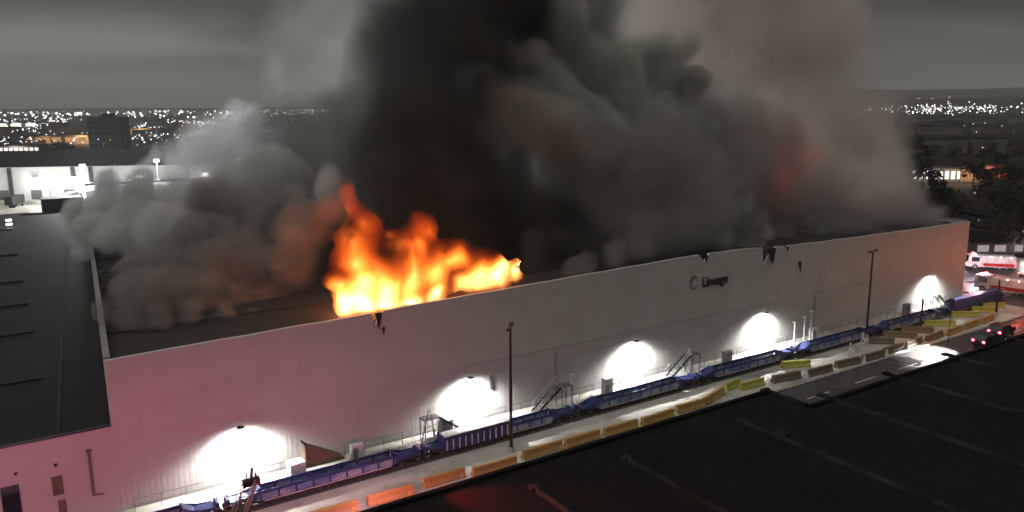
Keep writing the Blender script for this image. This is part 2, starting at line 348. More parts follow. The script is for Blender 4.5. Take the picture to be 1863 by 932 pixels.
# two small white lights on the annex roof
for i, (zz, lb_) in enumerate(((8.9, 'upper of two small white lamps on a post on the dark annex roof'), (8.0, 'lower of two small white lamps on a post on the dark annex roof'))):
    r_ = onwall('roof_lamp', 2.4-7, 135, zz); tag(r_, lb_, 'lamp', 'roof lamps on the annex')
    MB().box(-.55, .55, -.25, .25, -.18, .18).build('lens', E_white, r_); MB().box(-.6, .6, -.3, .3, .185, .27).build('hood', M['steel'], r_)
o = onwall('lamp_post', -4.6, 135.6, 7.3); tag(o, 'short post holding two small lamps on the annex roof', 'post'); MB().tube((0, 0, 0), (0, 0, 2.2), .08).build('pole', M['steel'], o)

# ================================================================== WALL LAMPS
lamp_s = [9.8, 32.9, 55.5, 78.6, 119.5]
proto = None
LBL = ['first wall lamp from the annex end, lighting the wall above the aerial ladder', 'second wall lamp, over the ribbed blue railcar behind the tall pole', 'third wall lamp, midway along the warehouse wall',
       'fourth wall lamp, below the company sign and torn panels', 'last wall lamp, near the far right corner of the warehouse']
def wall_lamp():
    r_ = onwall('wall_lamp', 0, 0, 5.0)
    b = MB(); b.box(-.28, .28, -1.05, -.55, 0, .14); b.build('housing', M['steel'], r_, .02)
    MB().bar((0, -.55, .07), (0, .08, -.05), .07).build('bracket', M['steel'], r_)
    MB().box(-.24, .24, -1.0, -.6, -.03, -.003).build('lens', E_white, r_)
    light('wall_lamp_spill', 'SPOT', (0, -1.0, -.1), 5200, (1, .97, .92), r_, .35, (0, .1, -1), R(172), 1.0)
    light('wall_lamp_light', 'SPOT', (0, -.85, -.08), 12000, (1, .97, .93), r_, .25, (0, .12, -1), R(146), .6)
    return r_
for i, s in enumerate(lamp_s):
    o = wall_lamp() if i == 0 else copy_tree(proto)
    if i == 0: proto = o
    place(o, s, 0, 5.15 if i else 5.25); tag(o, LBL[i], 'wall lamp', 'wall lamps along the warehouse wall')

# ================================================================== RAILCARS
def bogie(b, x):
    b.box(x-1.1, x+1.1, -1.0, -.86, .35, .62); b.box(x-1.1, x+1.1, .86, 1.0, .35, .62); b.box(x-.25, x+.25, -1.2, 1.2, .45, .85)
def well_car(length=17.6, style=0):
    r_ = onwall('well_car', 0, 0)
    h = length/2; w = 1.42
    b = MB()
    for y in (-1, 1):
        ys = (y*w-.06, y*w+.06) if y > 0 else (y*w-.06, y*w+.06)
        b.box(-h+2.6, h-2.6, ys[0], ys[1], 1.25, 1.62)
        b.box(-h+2.9, h-2.9, ys[0]-.05, ys[1]+.05, .32, .52)
        n = 9
        for i in range(n):
            x = -h+2.9+(length-5.8)*i/(n-1); b.box(x-.09, x+.09, ys[0]-.03, ys[1]+.03, .522, 1.248)
        for sx in (-1, 1):     # sloping ends rising to the platform
            b.prism([(sx*(h-2.6), 1.62), (sx*(h-2.6), .6), (sx*(h-1.7), .85), (sx*(h-.5), .9), (sx*(h-.5), 1.18), (sx*(h-1.6), 1.25)], ys[0]-.01, ys[1]+.01, 'y')
    b.build('side_sill', M['blue'], r_)
    b = MB()
    for y in (-1, 1): b.box(-h+2.7, h-2.7, y*w-.025, y*w+.025, .53, 1.24)
    b.build('side_panel', M['bluefaded'] if style != 3 else M['blue'], r_)
    MB().box(-h+2.8, h-2.8, -w+.03, w-.03, .36, .44).build('well_floor', M['steel'], r_)
    for y in (-1, 1): MB().box(-h+3.2, h-3.2, y*(w+.11)-.006, y*(w+.11)+.006, .36, .48).build('white_stripe', M['white'], r_)
    for sx in (-1, 1):
        e = MB(); e.box(min(sx*(h-2.0), sx*(h-.35)), max(sx*(h-2.0), sx*(h-.35)), -1.2, 1.2, .95, 1.15); e.box(sx*(h-.3)-.12, sx*(h-.3)+.12, -1.3, 1.3, .9, 1.5)
        e.prism([(sx*(h-2.0), 1.15), (sx*(h-2.9), 1.9), (sx*(h-3.0), 1.8), (sx*(h-2.3), 1.0)], -1.25, 1.25, 'y')
        ep = e.build('end_platform', M['blue'], r_)
        hr = MB(); hr.bar((sx*(h-.3), -1.3, 1.5), (sx*(h-.3), -1.3, 2.5), .05); hr.bar((sx*(h-.3), 1.3, 1.5), (sx*(h-.3), 1.3, 2.5), .05); hr.bar((sx*(h-.3), -1.3, 2.5), (sx*(h-.3), 1.3, 2.5), .05); hr.tube((sx*(h-.28), -.5, 1.9), (sx*(h-.24), -.5, 1.9), .3)
        hr.build('handrail', M['white'], ep)
        g = MB(); bogie(g, sx*(h-1.15)); bg_ = g.build('bogie', M['steel'], r_)
        for dx in (-.85, .85):
            q = MB()
            for y in (-.78, .78): q.tube((sx*(h-1.15)+dx, y-.07, .43), (sx*(h-1.15)+dx, y+.07, .43), .42, n=18)
            q.build('wheel', M['rail'], bg_)
    return r_
def squeeze(o):
    for ch in o.children_recursive:
        if ch.type == 'MESH':
            xs = [v.co.x for v in ch.data.vertices]; cx = (min(xs)+max(xs))/2
            for v in ch.data.vertices:
                v.co.y *= .45; v.co.z *= .78
                if ch.name.startswith('wheel'): v.co.x = cx+(v.co.x-cx)*.78
cars = [(7.0, 0), (25.0, 1), (43.0, 0), (61.0, 0), (79.0, 0), (97.0, 0), (115.2, 3)]
names = ['blue well railcar nearest the aerial ladder', 'blue well railcar behind the tall double-headed light pole', 'blue well railcar under the third wall lamp',
         'blue well railcar under the company sign, next after the third lamp', 'blue well railcar with white standpipes beside it', 'shadowed blue well railcar opposite the loose brown barriers', 'bright blue railcar at the far right corner of the warehouse']
base = well_car(17.8); squeeze(base)
for i, (s0, stl) in enumerate(cars):
    o = base if i == 0 else copy_tree(base)
    place(o, s0+8.9, -4.95, .17); tag(o, names[i], 'railcar', 'blue railcars parked along the warehouse wall')
    if i == 1:
        b = MB(); b.box(-6.8, .4, -.77, -.68, .3, 1.75); b.box(-6.8, .4, .68, .77, .3, 1.75); b.box(-6.8, -6.7, -.67, .67, .4, 1.7); b.box(.3, .4, -.67, .67, .4, 1.7)
        tr = b.build('ribbed_trough', M['blue'], o)
        q = MB()
        for k_ in range(11): q.box(-6.6+k_*.68, -6.5+k_*.68, -.84, -.772, .35, 1.4)
        q.build('white_rib', M['white'], tr)
        q = MB(); q.box(-6.6, .2, -.66, .66, 1.6, 1.7); q.box(-6.85, .45, -.84, -.66, 1.752, 1.85); q.build('tray_top', M['white'], tr)
    if i == 6:
        b = MB(); b.prism([(-.9, .5), (.9, .5), (.9, 1.6), (.6, 2.1), (-.6, 2.1), (-.9, 1.6)], -7.0, 7.5)
        b.build('covered_load', M['blue'], o, .05)
# earlier cars run out of the frame at the left
o = copy_tree(base); place(o, -11+8.9, -4.95, .17); tag(o, 'blue well railcar at the annex, mostly out of frame', 'railcar', 'blue railcars parked along the warehouse wall')

# ================================================================== YARD FURNITURE
def stairs(rise=2.4, run=3.2):
    r_ = onwall('access_stairs', 0, 0)
    b = MB()
    for y in (-.5, .5): b.bar((0, y, .1), (run, y, rise), .06, .22)
    b.build('stringer', M['steel'], r_)
    q = MB()
    for i in range(10): q.box(run*(i+.5)/10-.14, run*(i+.5)/10+.14, -.48, .48, rise*(i+.7)/10-.02, rise*(i+.7)/10+.02)
    q.build('tread', M['galv'], r_)
    b = MB()
    b.box(run, run+1.6, -.6, .6, rise-.05, rise+.03)
    for x in (run+.1, run+1.5):
        for y in (-.55, .55): b.bar((x, y, 0), (x, y, rise-.052), .09)
    b.build('landing', M['galv'], r_)
    b = MB()
    for y in (-.55, .55):
        b.bar((0, y, 1.0), (run, y, rise+1.0), .05); b.bar((run, y, rise+1.0), (run+1.6, y, rise+1.0), .05)
        for x, zz in ((.1, .15), (run/2, rise/2), (run, rise), (run+1.55, rise)): b.bar((x, y, zz), (x, y, zz+.98), .05)
    b.build('handrail', M['white'], r_)
    return r_
st0 = stairs()
for i, (s, t, rz, lb_) in enumerate(((31.6, -1.6, math.pi, 'steel access stairs beside the ribbed railcar, below the second wall lamp'), (40.2, -1.7, 0, 'steel access stairs with pale post against the wall between second and third lamps'),
                                 (60.0, -1.7, 0, 'steel access stairs between the third and fourth wall lamps'), (122, -1.6, math.pi, 'steel access stairs near the far end of the warehouse wall'))):
    o = st0 if i == 0 else copy_tree(st0)
    place(o, s, t, 0, rz); tag(o, lb_, 'stairs', 'access stairs along the warehouse wall')
for s, t, h, lb_ in ((45.0, -2.0, 3.4, 'white post beside the access stairs right of the tall light pole'), (63.2, -2.0, 3.0, 'white post beside the stairs below the fourth wall lamp side'),
                (82.9, -2.2, 3.4, 'leftmost of three white standpipes by the dim railcars'), (85.0, -2.2, 3.8, 'middle of three white standpipes by the dim railcars'), (86.4, -2.2, 4.4, 'rightmost and tallest of three white standpipes by the dim railcars')):
    r_ = onwall('standpipe', s, t); tag(r_, lb_, 'standpipe', 'white standpipes by the wall')
    MB().tube((0, 0, 0), (0, 0, h), .13).build('pipe', M['white'], r_); MB().box(-.25, .25, -.25, .25, h+.002, h+.16).build('cap', M['white'], r_)
# slanting loading ramp plate near the ladder
r_ = onwall('loading_ramp', 14.8, -1.6); tag(r_, 'tilted steel loading ramp plate raised behind the first railcar', 'ramp')
MB().prism([(0, 3.0), (3.6, 1.0), (3.6, .85), (0, .85)], -.9, .3, 'y').build('ramp_plate', M['brownbar'], r_)
MB().box(-1.4, -.02, -.9, .3, .5, 1.5).build('ramp_base', M['white'], r_); MB().bar((-.2, -.3, 3.35), (.3, -.3, 2.9), .12).build('latch_arm', M['steel'], r_)
# leaning pallets / trestle by the ribbed car
r_ = onwall('trestle', 26.6, -1.8); tag(r_, 'thin leaning trestle frame behind the second railcar', 'trestle')
b = MB(); b.bar((0, 0, 0), (.9, 0, 3.4), .09); b.bar((1.6, 0, 0), (1.0, 0, 3.4), .09); b.bar((.4, 0, 1.5), (1.3, 0, 1.5), .07); b.build('frame', M['galv'], r_)
# chain-link fence by the wall, at its foot
fr = onwall('low_guardrail', 0, -.9); tag(fr, 'thin pale guardrail running along the foot of the warehouse wall', 'guardrail')
for i in range(64): MB().bar((1+i*2, 0, 0), (1+i*2, 0, 1.25), .05).build('post', M['galv'], fr)
b = MB(); b.bar((1, 0, 1.25), (128, 0, 1.25), .05); b.bar((1, 0, .7), (128, 0, .7), .04); b.build('rail', M['galv'], fr)
# bins and crates of dock clutter behind the cars
random.seed(11)
cl = ['small pale dock crate behind the first railcar', 'squat electrical cabinet behind the second railcar', 'small pale dock crate by the third wall lamp', 'squat electrical cabinet below the company sign', 'small dock crate near the dim railcars', 'squat cabinet near the far stairs']
for i, (s, lb_) in enumerate(zip((20, 29.5, 50.5, 70.5, 88, 111), cl)):
    r_ = onwall('dock_cabinet', s, -1.5, .015); tag(r_, lb_, 'cabinet', 'cabinets at the foot of the wall')
    MB().box(-.6, .6, -.35, .35, 0, 1.5+.2*(i % 3)).build('case', M['galv'] if i % 2 else M['white'], r_, .03); MB().box(-.5, -.02, -.38, -.352, .15, 1.3).build('door', M['galv'], r_)

# light poles
def light_pole(h, heads):
    r_ = onwall('light_pole', 0, 0)
    b = MB(); b.tube((0, 0, .5), (0, 0, h), .17, .11, 12); b.build('pole', M['pole'], r_)
    MB().tube((0, 0, 0), (0, 0, .52), .35, .35, 14).build('footing', M['kerb'], r_)
    if heads:
        b = MB(); b.bar((-.9, 0, h+.05), (.9, 0, h+.05), .08); b.build('cross_arm', M['pole'], r_)
        for x in (-.95, .95):
            q = MB(); q.prism([(x-.42, h+.02), (x+.42, h+.02), (x+.36, h+.24), (x-.36, h+.24)], -.22, .22, 'y'); q.build('lamp_head', M['pole'], r_, .02)
    return r_
o = light_pole(12.3, True); place(o, 32.9, -8.3, .012, R(50)); tag(o, 'tall dark double-headed light pole in the yard before the second wall lamp', 'light pole', 'light poles in the yard')
o = copy_tree(o); place(o, 95.2, -5.9+.9, .012, R(10)); tag(o, 'tall dark unlit light pole in the shadowed right part of the yard', 'light pole', 'light poles in the yard'); 
o2 = light_pole(5.0, False); place(o2, 103.8, -7.9, .012); tag(o2, 'short dark post among the loose barriers before the last wall lamp', 'post', 'short posts among the barriers'); o2.name = 'post'
o3 = copy_tree(o2); place(o3, 122.1, -9.5, .012); o3.scale = (1, 1, 1.15); tag(o3, 'short dark post near the far end of the barrier row', 'post', 'short posts among the barriers')

# concrete barriers
def barrier(m, ln=4.3):
    h = ln/2
    b = MB(); b.prism([(-.38, 0), (.38, 0), (.38, .14), (.22, .38), (.19, .82), (-.19, .82), (-.22, .38), (-.38, .14)], -h, h)
    return b.build('concrete_barrier', m, None, .03)
BR = [(17.3,-10.3,21.4,-10.5),(22.6,-10.1,26.7,-10.1),(27.2,-10.7,31.8,-10.8),(32.9,-10.3,37.4,-10.3),(37.8,-10.4,42.0,-10.4),(42.6,-10.5,46.9,-10.5),(47.5,-10.7,52.0,-10.5),(52.9,-10.2,56.9,-10.3),
      (57.2,-10.2,61.5,-8.9),(62.3,-8.5,65.2,-8.0),(63.9,-9.3,67.7,-9.5),(69.0,-9.8,73.3,-10.4),(74.2,-10.8,78.7,-10.9),(79.9,-10.7,84.2,-11.1),(84.9,-11.1,89.2,-11.2),(90.0,-10.9,94.3,-10.9),
      (94.9,-11.1,99.3,-10.6),(100.1,-10.9,104.6,-10.6),(105.2,-11.0,109.6,-10.6),(110.5,-10.7,114.9,-10.4),(115.6,-10.6,120,-10.0)]
ords = 'first second third fourth fifth sixth seventh eighth ninth tenth eleventh twelfth thirteenth fourteenth fifteenth sixteenth seventeenth eighteenth nineteenth twentieth twenty-first'.split()
bproto = {k_: barrier(M[k_]) for k_ in ('yellow', 'limeyellow', 'brownbar')}
used = set()
def put_barrier(k_, s0, t0, s1, t1, label, group):
    o = bproto[k_] if k_ not in used else bproto[k_].copy()
    if k_ in used: COL.objects.link(o)
    used.add(k_); place(o, (s0+s1)/2, (t0+t1)/2, .014, math.atan2(t1-t0, s1-s0)); ln = math.hypot(s1-s0, t1-t0); o.scale = (ln/4.3, 1.05, 1.05)
    tag(o, label, 'barrier', group); return o
for i, q in enumerate(BR):
    k_ = 'limeyellow' if i in (9, 10) else ('yellow' if i < 9 or i > 17 else 'brownbar')
    cn = {'limeyellow': 'bright yellow', 'yellow': 'yellow ochre', 'brownbar': 'brown'}[k_]
    put_barrier(k_, *q, f'{cn} concrete barrier, {ords[i]} in the row along the road from the aerial ladder', 'barriers in a row along the road')
    if i == 0: pass
LB = [(74.4,-6.9,77.9,-8.4,'limeyellow','bright yellow barrier lying alone askew in the yard below the fourth lamp'),(92.6,-6.8,95.4,-9.0,'brownbar','dark brown barrier lying askew right at the second tall light pole'),
      (97.6,-6.0,100.6,-9.3,'brownbar','dark brown barrier askew, second in the loose barriers past the tall pole'),(101.8,-6.2,105.0,-9.2,'brownbar','dark brown barrier askew beside the short dark post'),
      (107.7,-6.3,111.2,-9.0,'limeyellow','bright yellow barrier askew before the last wall lamp'),(116.0,-5.9,119.4,-8.3,'limeyellow','bright yellow barrier askew in front of the far blue railcar, nearer one'),
      (121.5,-6.1,124.7,-8.5,'limeyellow','bright yellow barrier askew at the far corner, beyond the nearer askew ones'),(125.1,-6.0,128.4,-7.7,'limeyellow','farthest bright yellow barrier, by the fire engines')]
for q in LB: put_barrier(q[4], *q[:4], q[5], 'loose barriers lying in the yard')
# first barrier continuing out of the frame
put_barrier('yellow', 12.2, -10.3, 16.4, -10.4, 'yellow barrier at the bottom edge beside the aerial ladder', 'barriers in a row along the road')

# white A-frame barricades
def aframe():
    r_ = onwall('barricade', 0, 0)
    b = MB()
    for x in (-.5, .5):
        for y in (-.35, .35): b.bar((x, y, 0), (x, 0, 1.9), .1)
    b.build('leg', M['white'], r_); MB().box(-.7, .7, -.12, .12, .9, 1.15).build('board', M['white'], r_); return r_
o = aframe(); place(o, 85.4, -9.3, .012, R(60)); tag(o, 'nearer white A-frame barricade by the barrier row near the tall unlit pole', 'barricade', 'white barricades')
o = copy_tree(o); place(o, 90.9, -7.5, .012, R(60)); tag(o, 'farther white A-frame barricade by the tall unlit pole', 'barricade', 'white barricades')
cone = MB(); cone.tube((0, 0, .03), (0, 0, .75), .2, .04, 12); cone.box(-.24, .24, -.24, .24, 0, .04)
cproto = None
for i, (s, t, lb_) in enumerate(((74.0, -10.6, 'white cone between barriers before the fourth wall lamp'), (84.6, -11.3, 'white cone in the barrier row nearest the barricade'), (89.7, -11.2, 'white cone in the barrier row beside the second tall pole'), (94.6, -11.1, 'white cone in the barrier row before the glare on the road'))):
    o = cone.build('traffic_cone', M['white']) if i == 0 else cproto.copy()
    if i == 0: cproto = o
    else: COL.objects.link(o)
    place(o, s, t-.3, .014); o.scale = (1.3, 1.3, 1.3); tag(o, lb_, 'cone', 'white cones in the barrier row')

# ================================================================== FOREGROUND BUILDING (dark tar roof)
FZ = 6.0
fb = onwall('foreground_building', 0, 0); tag(fb, 'large unlit building with black flat roof in the near foreground', 'building')
b = MB(); b.box(-60, 53.2, -90, -21.5, 0, FZ-.35); b.box(53.202, 170, -90, -26.1, 0, FZ-.35); b.build('wall', M['city'], fb)
b = MB(); b.box(-60, 53.0, -90, -21.9, FZ-.345, FZ-.15); b.box(53.002, 169.8, -90, -26.5, FZ-.345, FZ-.15); fr_ = b.build('roof', M['fgroof'], fb)
b = MB(); b.box(-60, 53.2, -21.85, -21.45, FZ-.343, FZ+.12); b.box(53.21, 170, -26.45, -26.05, FZ-.343, FZ+.12)
b.build('parapet', M['fgroof'], fb)
b = MB(); b.box(52.85, 53.25, -26.04, -21.87, FZ-.34, FZ+.2); b.box(52.3, 53.26, -21.864, -21.44, FZ+.122, FZ+.3); b.build('parapet_corner', M['rib'], fb)
random.seed(3)
for i, s in enumerate((12.5, 24.0, 32.6, 45.6, 56.5, 67.0, 78, 90, 102, 116)):
    b = MB(); b.prism([(s-.22, FZ-.149), (s+.22, FZ-.149), (s+.06, FZ+.12), (s-.06, FZ+.12)], -60, -25.0, 'y'); b.box(s-.35, s+.35, -25.3, -24.7, FZ-.149, FZ+.1)
    y = -29-random.random()*9; b.box(s+.3, s+.3+random.random(), y, y+.9, FZ-.149, FZ+.05)
    b.build('roof_rib', M['rib'], fr_)

# ================================================================== VEHICLES
def fire_engine(nm, ladder=False, ln=9.6, m='red'):
    r_ = onwall(nm, 0, 0); h = ln/2
    body = MB(); body.prism([(-h, .55), (h-2.6, .55), (h-2.6, 2.75), (-h, 2.75)], -1.22, 1.22, 'y'); bd = body.build('body', M[m], r_, .05)
    cab = MB(); cab.prism([(h-2.5, .55), (h-.02, .55), (h, 1.5), (h-.25, 2.8), (h-2.5, 2.85)], -1.2, 1.2, 'y'); cb_ = cab.build('cab', M['white'] if m == 'red' else M[m], r_, .06)
    q = MB(); q.prism([(h-.02+.02, 1.62), (h-.2+.03, 2.6), (h-.26, 2.6), (h-.08, 1.62)], -1.05, 1.05, 'y'); q.build('windscreen', M['glass'], cb_)
    for y in (-1.215, 1.215): MB().box(h-2.1, h-.7, y-.01, y+.01, 1.6, 2.5).build('side_window', M['glass'], cb_)
    for y in (-1.235, 1.235):
        MB().box(-h+.3, h-2.8, y-.03, y+.03, .75, 1.35).build('stripe', M['red'] if m == 'white' else M['white'], bd)
        for k_ in range(4): MB().box(-h+.5+k_*1.5, -h+1.8+k_*1.5, y-.02, y+.02, 1.4, 2.5).build('locker_door', M[m], bd)
    for x in (-h+1.6, -h+2.8, h-1.4):
        for y in (-1.05, 1.05):
            q = MB(); q.tube((x, y-.16, .52), (x, y+.16, .52), .52, n=20); wq = q.build('wheel', M['black'], r_); q = MB(); q.tube((x, y-.17, .52), (x, y+.17, .52), .26, n=14); q.build('rim', M['galv'], wq)
    lb1 = MB(); lb1.box(h-1.5, h-1.1, -1.0, -.1, 2.9, 3.08); lb1.build('beacon', E_red, cb_)
    lb1 = MB(); lb1.box(h-1.5, h-1.1, .1, 1.0, 2.9, 3.08); lb1.build('beacon', E_blue if m == 'white' else E_red, cb_)
    for y in (-.85, .85): MB().box(h-.04, h+.06, y-.18, y+.18, .85, 1.1).build('headlight', E_white, cb_)
    for y in (-1.0, 1.0): MB().box(-h-.05, -h+.0, y-.12, y+.12, 1.0, 1.6).build('tail_light', E_tail, bd)
    for y in (-1.26, 1.26):
        for k_ in range(3): MB().tube((-h+1.0+k_*1.7, y-.02, 2.62), (-h+1.0+k_*1.7, y+.02, 2.62), .09, n=10).build('scene_lamp', E_white, bd)
    q = MB()
    for k_ in range(2): q.bar((-h+.2, -.5+k_, 2.95), (h-2.9, -.5+k_, 2.95), .08)
    for k_ in range(16): q.bar((-h+.4+k_*.4, -.5, 2.95), (-h+.4+k_*.4, .5, 2.95), .05)
    q.build('roof_ladder', M['galv'], r_)
    return r_
# ladder truck below the frame whose raised ladder tip shows at the lower left
lt_ = fire_engine('ladder_truck'); place(lt_, 6.5, -17.6, .012, R(3)); tag(lt_, 'red ladder truck at the lower left with its steel ladder raised into view', 'fire engine', 'fire engines')
def ladder_in(parent, p0, p1):
    p0 = Vector(p0); p1 = Vector(p1); b = MB(); d = (p1-p0).normalized(); sd = d.cross(Vector((0, 0, 1))).normalized(); u = sd.cross(d)
    n = 26
    for a in (-.42, .42):
        b.bar(p0+sd*a, p1+sd*a, .1, .12); b.bar(p0+sd*a+u*.5, p1+sd*a+u*.5, .07)
        for i in range(n):
            f = i/n; g = (i+1)/n; b.bar(p0.lerp(p1, f)+sd*a+(u*.5 if i % 2 else u*0), p0.lerp(p1, g)+sd*a+(u*0 if i % 2 else u*.5), .04)
    for i in range(2*n): q = p0.lerp(p1, (i+.5)/(2*n)); b.bar(q-sd*.42, q+sd*.42, .045)
    l_ = b.build('aerial_ladder', M['redlad'], parent)
    t_ = MB(); t_.box(-.6, .6, -.25, .25, -.1, .35); t_.bar((-.3, 0, .35), (-.3, 0, .95), .07); t_.bar((.35, 0, .35), (.35, 0, .7), .1); t_.tube((0, 0, .3), (.1, -.1, 1.2), .09)
    o_ = t_.build('ladder_tip', M['steel'], l_); o_.location = p1
M['redlad'] = mat('ladder_metal', (.22, .17, .16), .4, metal=.5, var=.4, vs=2)
g0 = P(457, 880, -13.5)
loc = lt_.matrix_world
lt_inv = (Matrix.Translation(W(6.5, -17.6, .012)) @ Matrix.Rotation(ANG+R(3), 4, 'Z')).inverted()
ladder_in(lt_, (-2.5, 0, 3.0), lt_inv @ g0)

e2 = fire_engine('fire_engine', m='white'); place(e2, 139, -3.0, .02, R(100)); tag(e2, 'white fire engine parked beyond the right end of the warehouse', 'fire engine', 'fire engines')
e3 = fire_engine('fire_engine', ln=10.4); place(e3, 150, -2.5, .02, R(188)); tag(e3, 'red and white fire engine side-on behind the far yellow barriers', 'fire engine', 'fire engines')
e4 = fire_engine('fire_engine', ln=9.0); place(e4, 137, -14.0, .02, R(172)); tag(e4, 'fire engine lit orange on the road at the right edge', 'fire engine', 'fire engines')
e5 = fire_engine('fire_engine', m='white', ln=8.5); place(e5, 158, 9, .02, R(130)); tag(e5, 'white emergency truck farthest back beyond the warehouse corner', 'fire engine', 'fire engines')

def car(m, ln=4.9, suv=True):
    r_ = onwall('parked_car', 0, 0); h = ln/2
    pr = [(-h, .45), (h, .45), (h, .95), (h-.15, 1.08), (h-1.35, 1.18), (h-2.1, 1.75), (-h+.55, 1.8), (-h+.12, 1.15), (-h, 1.0)] if suv else [(-h, .4), (h, .4), (h, .85), (h-1.2, 1.02), (h-1.9, 1.45), (-h+1.1, 1.45), (-h+.3, 1.0), (-h, .95)]
    bd = MB().prism(pr, -.92, .92, 'y').build('body', M[m], r_, .08)
    top = pr[5][1] if suv else pr[4][1]
    for y in (-.925, .925): MB().box(-h+.7, h-2.1, y-.008, y+.008, 1.2 if suv else 1.05, top-.12).build('side_window', M['glass'], bd)
    MB().add([(-h+.1-.03, -.75, 1.2), (-h+.1-.03, .75, 1.2), (-h+.5-.03, .7, 1.72), (-h+.5-.03, -.7, 1.72)] if suv else [(-h+.35, -.7, 1.03), (-h+.35, .7, 1.03), (-h+1.0, .65, 1.4), (-h+1.0, -.65, 1.4)], [(0, 1, 2, 3)]).build('rear_window', M['glass'], bd)
    for x in (-h+.95, h-.95):
        for y in (-.82, .82):
            q = MB(); q.tube((x, y-.12, .35), (x, y+.12, .35), .35, n=18); wq = q.build('wheel', M['black'], r_); q = MB(); q.tube((x, y-.13, .35), (x, y+.13, .35), .19, n=12); q.build('rim', M['galv'], wq)
    for y in (-.72, .72): MB().box(-h-.04, -h+.02, y-.16, y+.16, .85, 1.1).build('tail_light', E_tail, bd)
    for y in (-.68, .68): MB().box(h-.03, h+.04, y-.2, y+.2, .7, .88).build('headlight', E_white, bd)
    return r_
c1 = car('carpaint'); place(c1, 105.3, -16.6, .012, R(-4)); tag(c1, 'dark car with red tail lights on the wet road by the far barriers', 'car', 'cars on the road')
c2 = car('carpaint'); place(c2, 111.8, -15.2, .012, R(3)); tag(c2, 'dark car ahead of the tail-lit car on the wet road', 'car', 'cars on the road')
c3 = car('redpaint'); place(c3, 116.5, -19.0, .012, R(-6)); tag(c3, 'red car cut by the right edge of the picture', 'car', 'cars on the road')
light('glare_on_road', 'SPOT', W(101.8, -12.6, 6.0), 60000, (1, .97, .92), None, .15, tuple(W(96, -14.2, 0)-W(101.8, -12.6, 6.0)), R(48), .6)
# added mast to hold the spot, which is put in to make the road glare
fl = onwall('floodlight_mast', 102, -12.9); tag(fl, 'thin mast added to hold the spot that lights the wet road by the dark car', 'floodlight')
MB().tube((0, 0, 0), (0, 0, 6.0), .05).build('mast', M['steel'], fl); MB().box(-.4, .2, -.25, .25, 6.02, 6.3).build('lamp_head', M['steel'], fl)

# emergency lights: red and magenta from the trucks at the lower left, orange-red at the far right
light('red_strobe', 'POINT', W(4.5, -12, 4.6), 620, (1, .05, .26), None, .5)
light('red_strobe', 'POINT', W(20, -16.0, 3.0), 620, (1, .05, .26), None, .5)
light('pink_strobe', 'POINT', W(-9, -14, 4.0), 1900, (1, .17, .36), None, .6)
light('pink_strobe', 'POINT', W(17, -13, 2.6), 620, (1, .36, .5), None, .6)
light('roof_red', 'SPOT', W(16.5, -19.5, 8.2), 6500, (1, .04, .03), None, .3, tuple(W(20.5, -23.5, 6)-W(16.5, -18.5, 7.8)), R(46), .8)
light('engine_flood', 'POINT', W(136.5, -6.5, 5.0), 260, (1, .12, .06), None, .5)
light('engine_flood', 'POINT', W(121.5, -11.4, 7.0), 350, (1, .12, .04), None, .6)
light('engine_flood', 'POINT', W(100.5, -11.4, 4.2), 200, (1, .34, .10), None, .5)
light('engine_flood', 'POINT', W(144, 4, 3.6), 7000, (1, .86, .95), None, .4)
light('red_strobe', 'POINT', W(141, 3, 3.5), 3000, (1, .05, .07), None, .3)
light('red_strobe', 'POINT', W(147, -6, 3.2), 700, (1, .05, .06), None, .3)
light('engine_flood', 'POINT', W(135, -15, 3.0), 1500, (1, .35, .08), None, .4)

# ================================================================== FAR LEFT: white warehouse with lamps, yard, dark roofs
D2 = (Vector((-64, 240, 0)) - Vector((-179, 277, 0))).normalized()
fa = math.atan2(0.10, 1.0)
fwh = empty('far_warehouse', (-176, 277, 0), R(7)); tag(fwh, 'long white floodlit warehouse behind the annex with deep dark roof', 'warehouse')
MB().box(-160, 190, 0, .5, 0, 12.6).build('wall', M['farwall'], fwh)
MB().box(-160, 190, .502, 120, 12.0, 12.62).build('roof', M['farroof'], fwh)
b = MB(); b.box(-160, -159.5, .51, 119, 0, 11.99); b.box(189.5, 190, .51, 119, 0, 11.99); b.build('side_wall', M['farwall'], fwh)
for x in (-1, 20, 26, 59, 70, 95, 120): MB().box(x, x+1.3, -.35, -.003, 0 if x != 20 else 8, 12.4).build('downpipe', M['steel'], fwh)
for x in range(-60, 150, 11): MB().box(x, x+3.6, -.12, -.004, 1.0, 4.6).build('dock_door', M['citymid'], fwh)
MB().box(-12, 40, -7, -.36, 0, 1.2).build('dock', M['conc'], fwh)
lp = None
fs_ = [(8, 8.6, 'first'), (20.8, 8.6, 'second'), (43, 8.8, 'third'), (66, 9.2, 'fourth'), (80, 9.3, 'fifth'), (101, 9.5, 'sixth'), (142, 9.5, 'seventh'), (-16, 8.5, 'leftmost')]
for i, (x, zz, od) in enumerate(fs_):
    if lp is None:
        r_ = lp = empty('far_wall_lamp', (0, 0, 0), R(7)); MB().box(-.9, .9, -1.0, -.3, -.5, .5).build('lens', E_white, r_); MB().box(-1.0, 1.0, -1.1, 0, .502, .7).build('hood', M['steel'], r_)
        light('far_lamp_light', 'POINT', (0, -2.2, -1.2), 1500, (1, .98, .93), r_, .5)
    else: r_ = copy_tree(lp)
    r_.location = Vector((-176, 277, 0)) + Matrix.Rotation(R(7), 3, 'Z') @ Vector((x, 0, zz)); tag(r_, f'{od} white lamp on the floodlit far warehouse wall' + (' at the frame edge' if od == 'leftmost' else ' counting from the left'), 'wall lamp', 'lamps on the far warehouse wall')
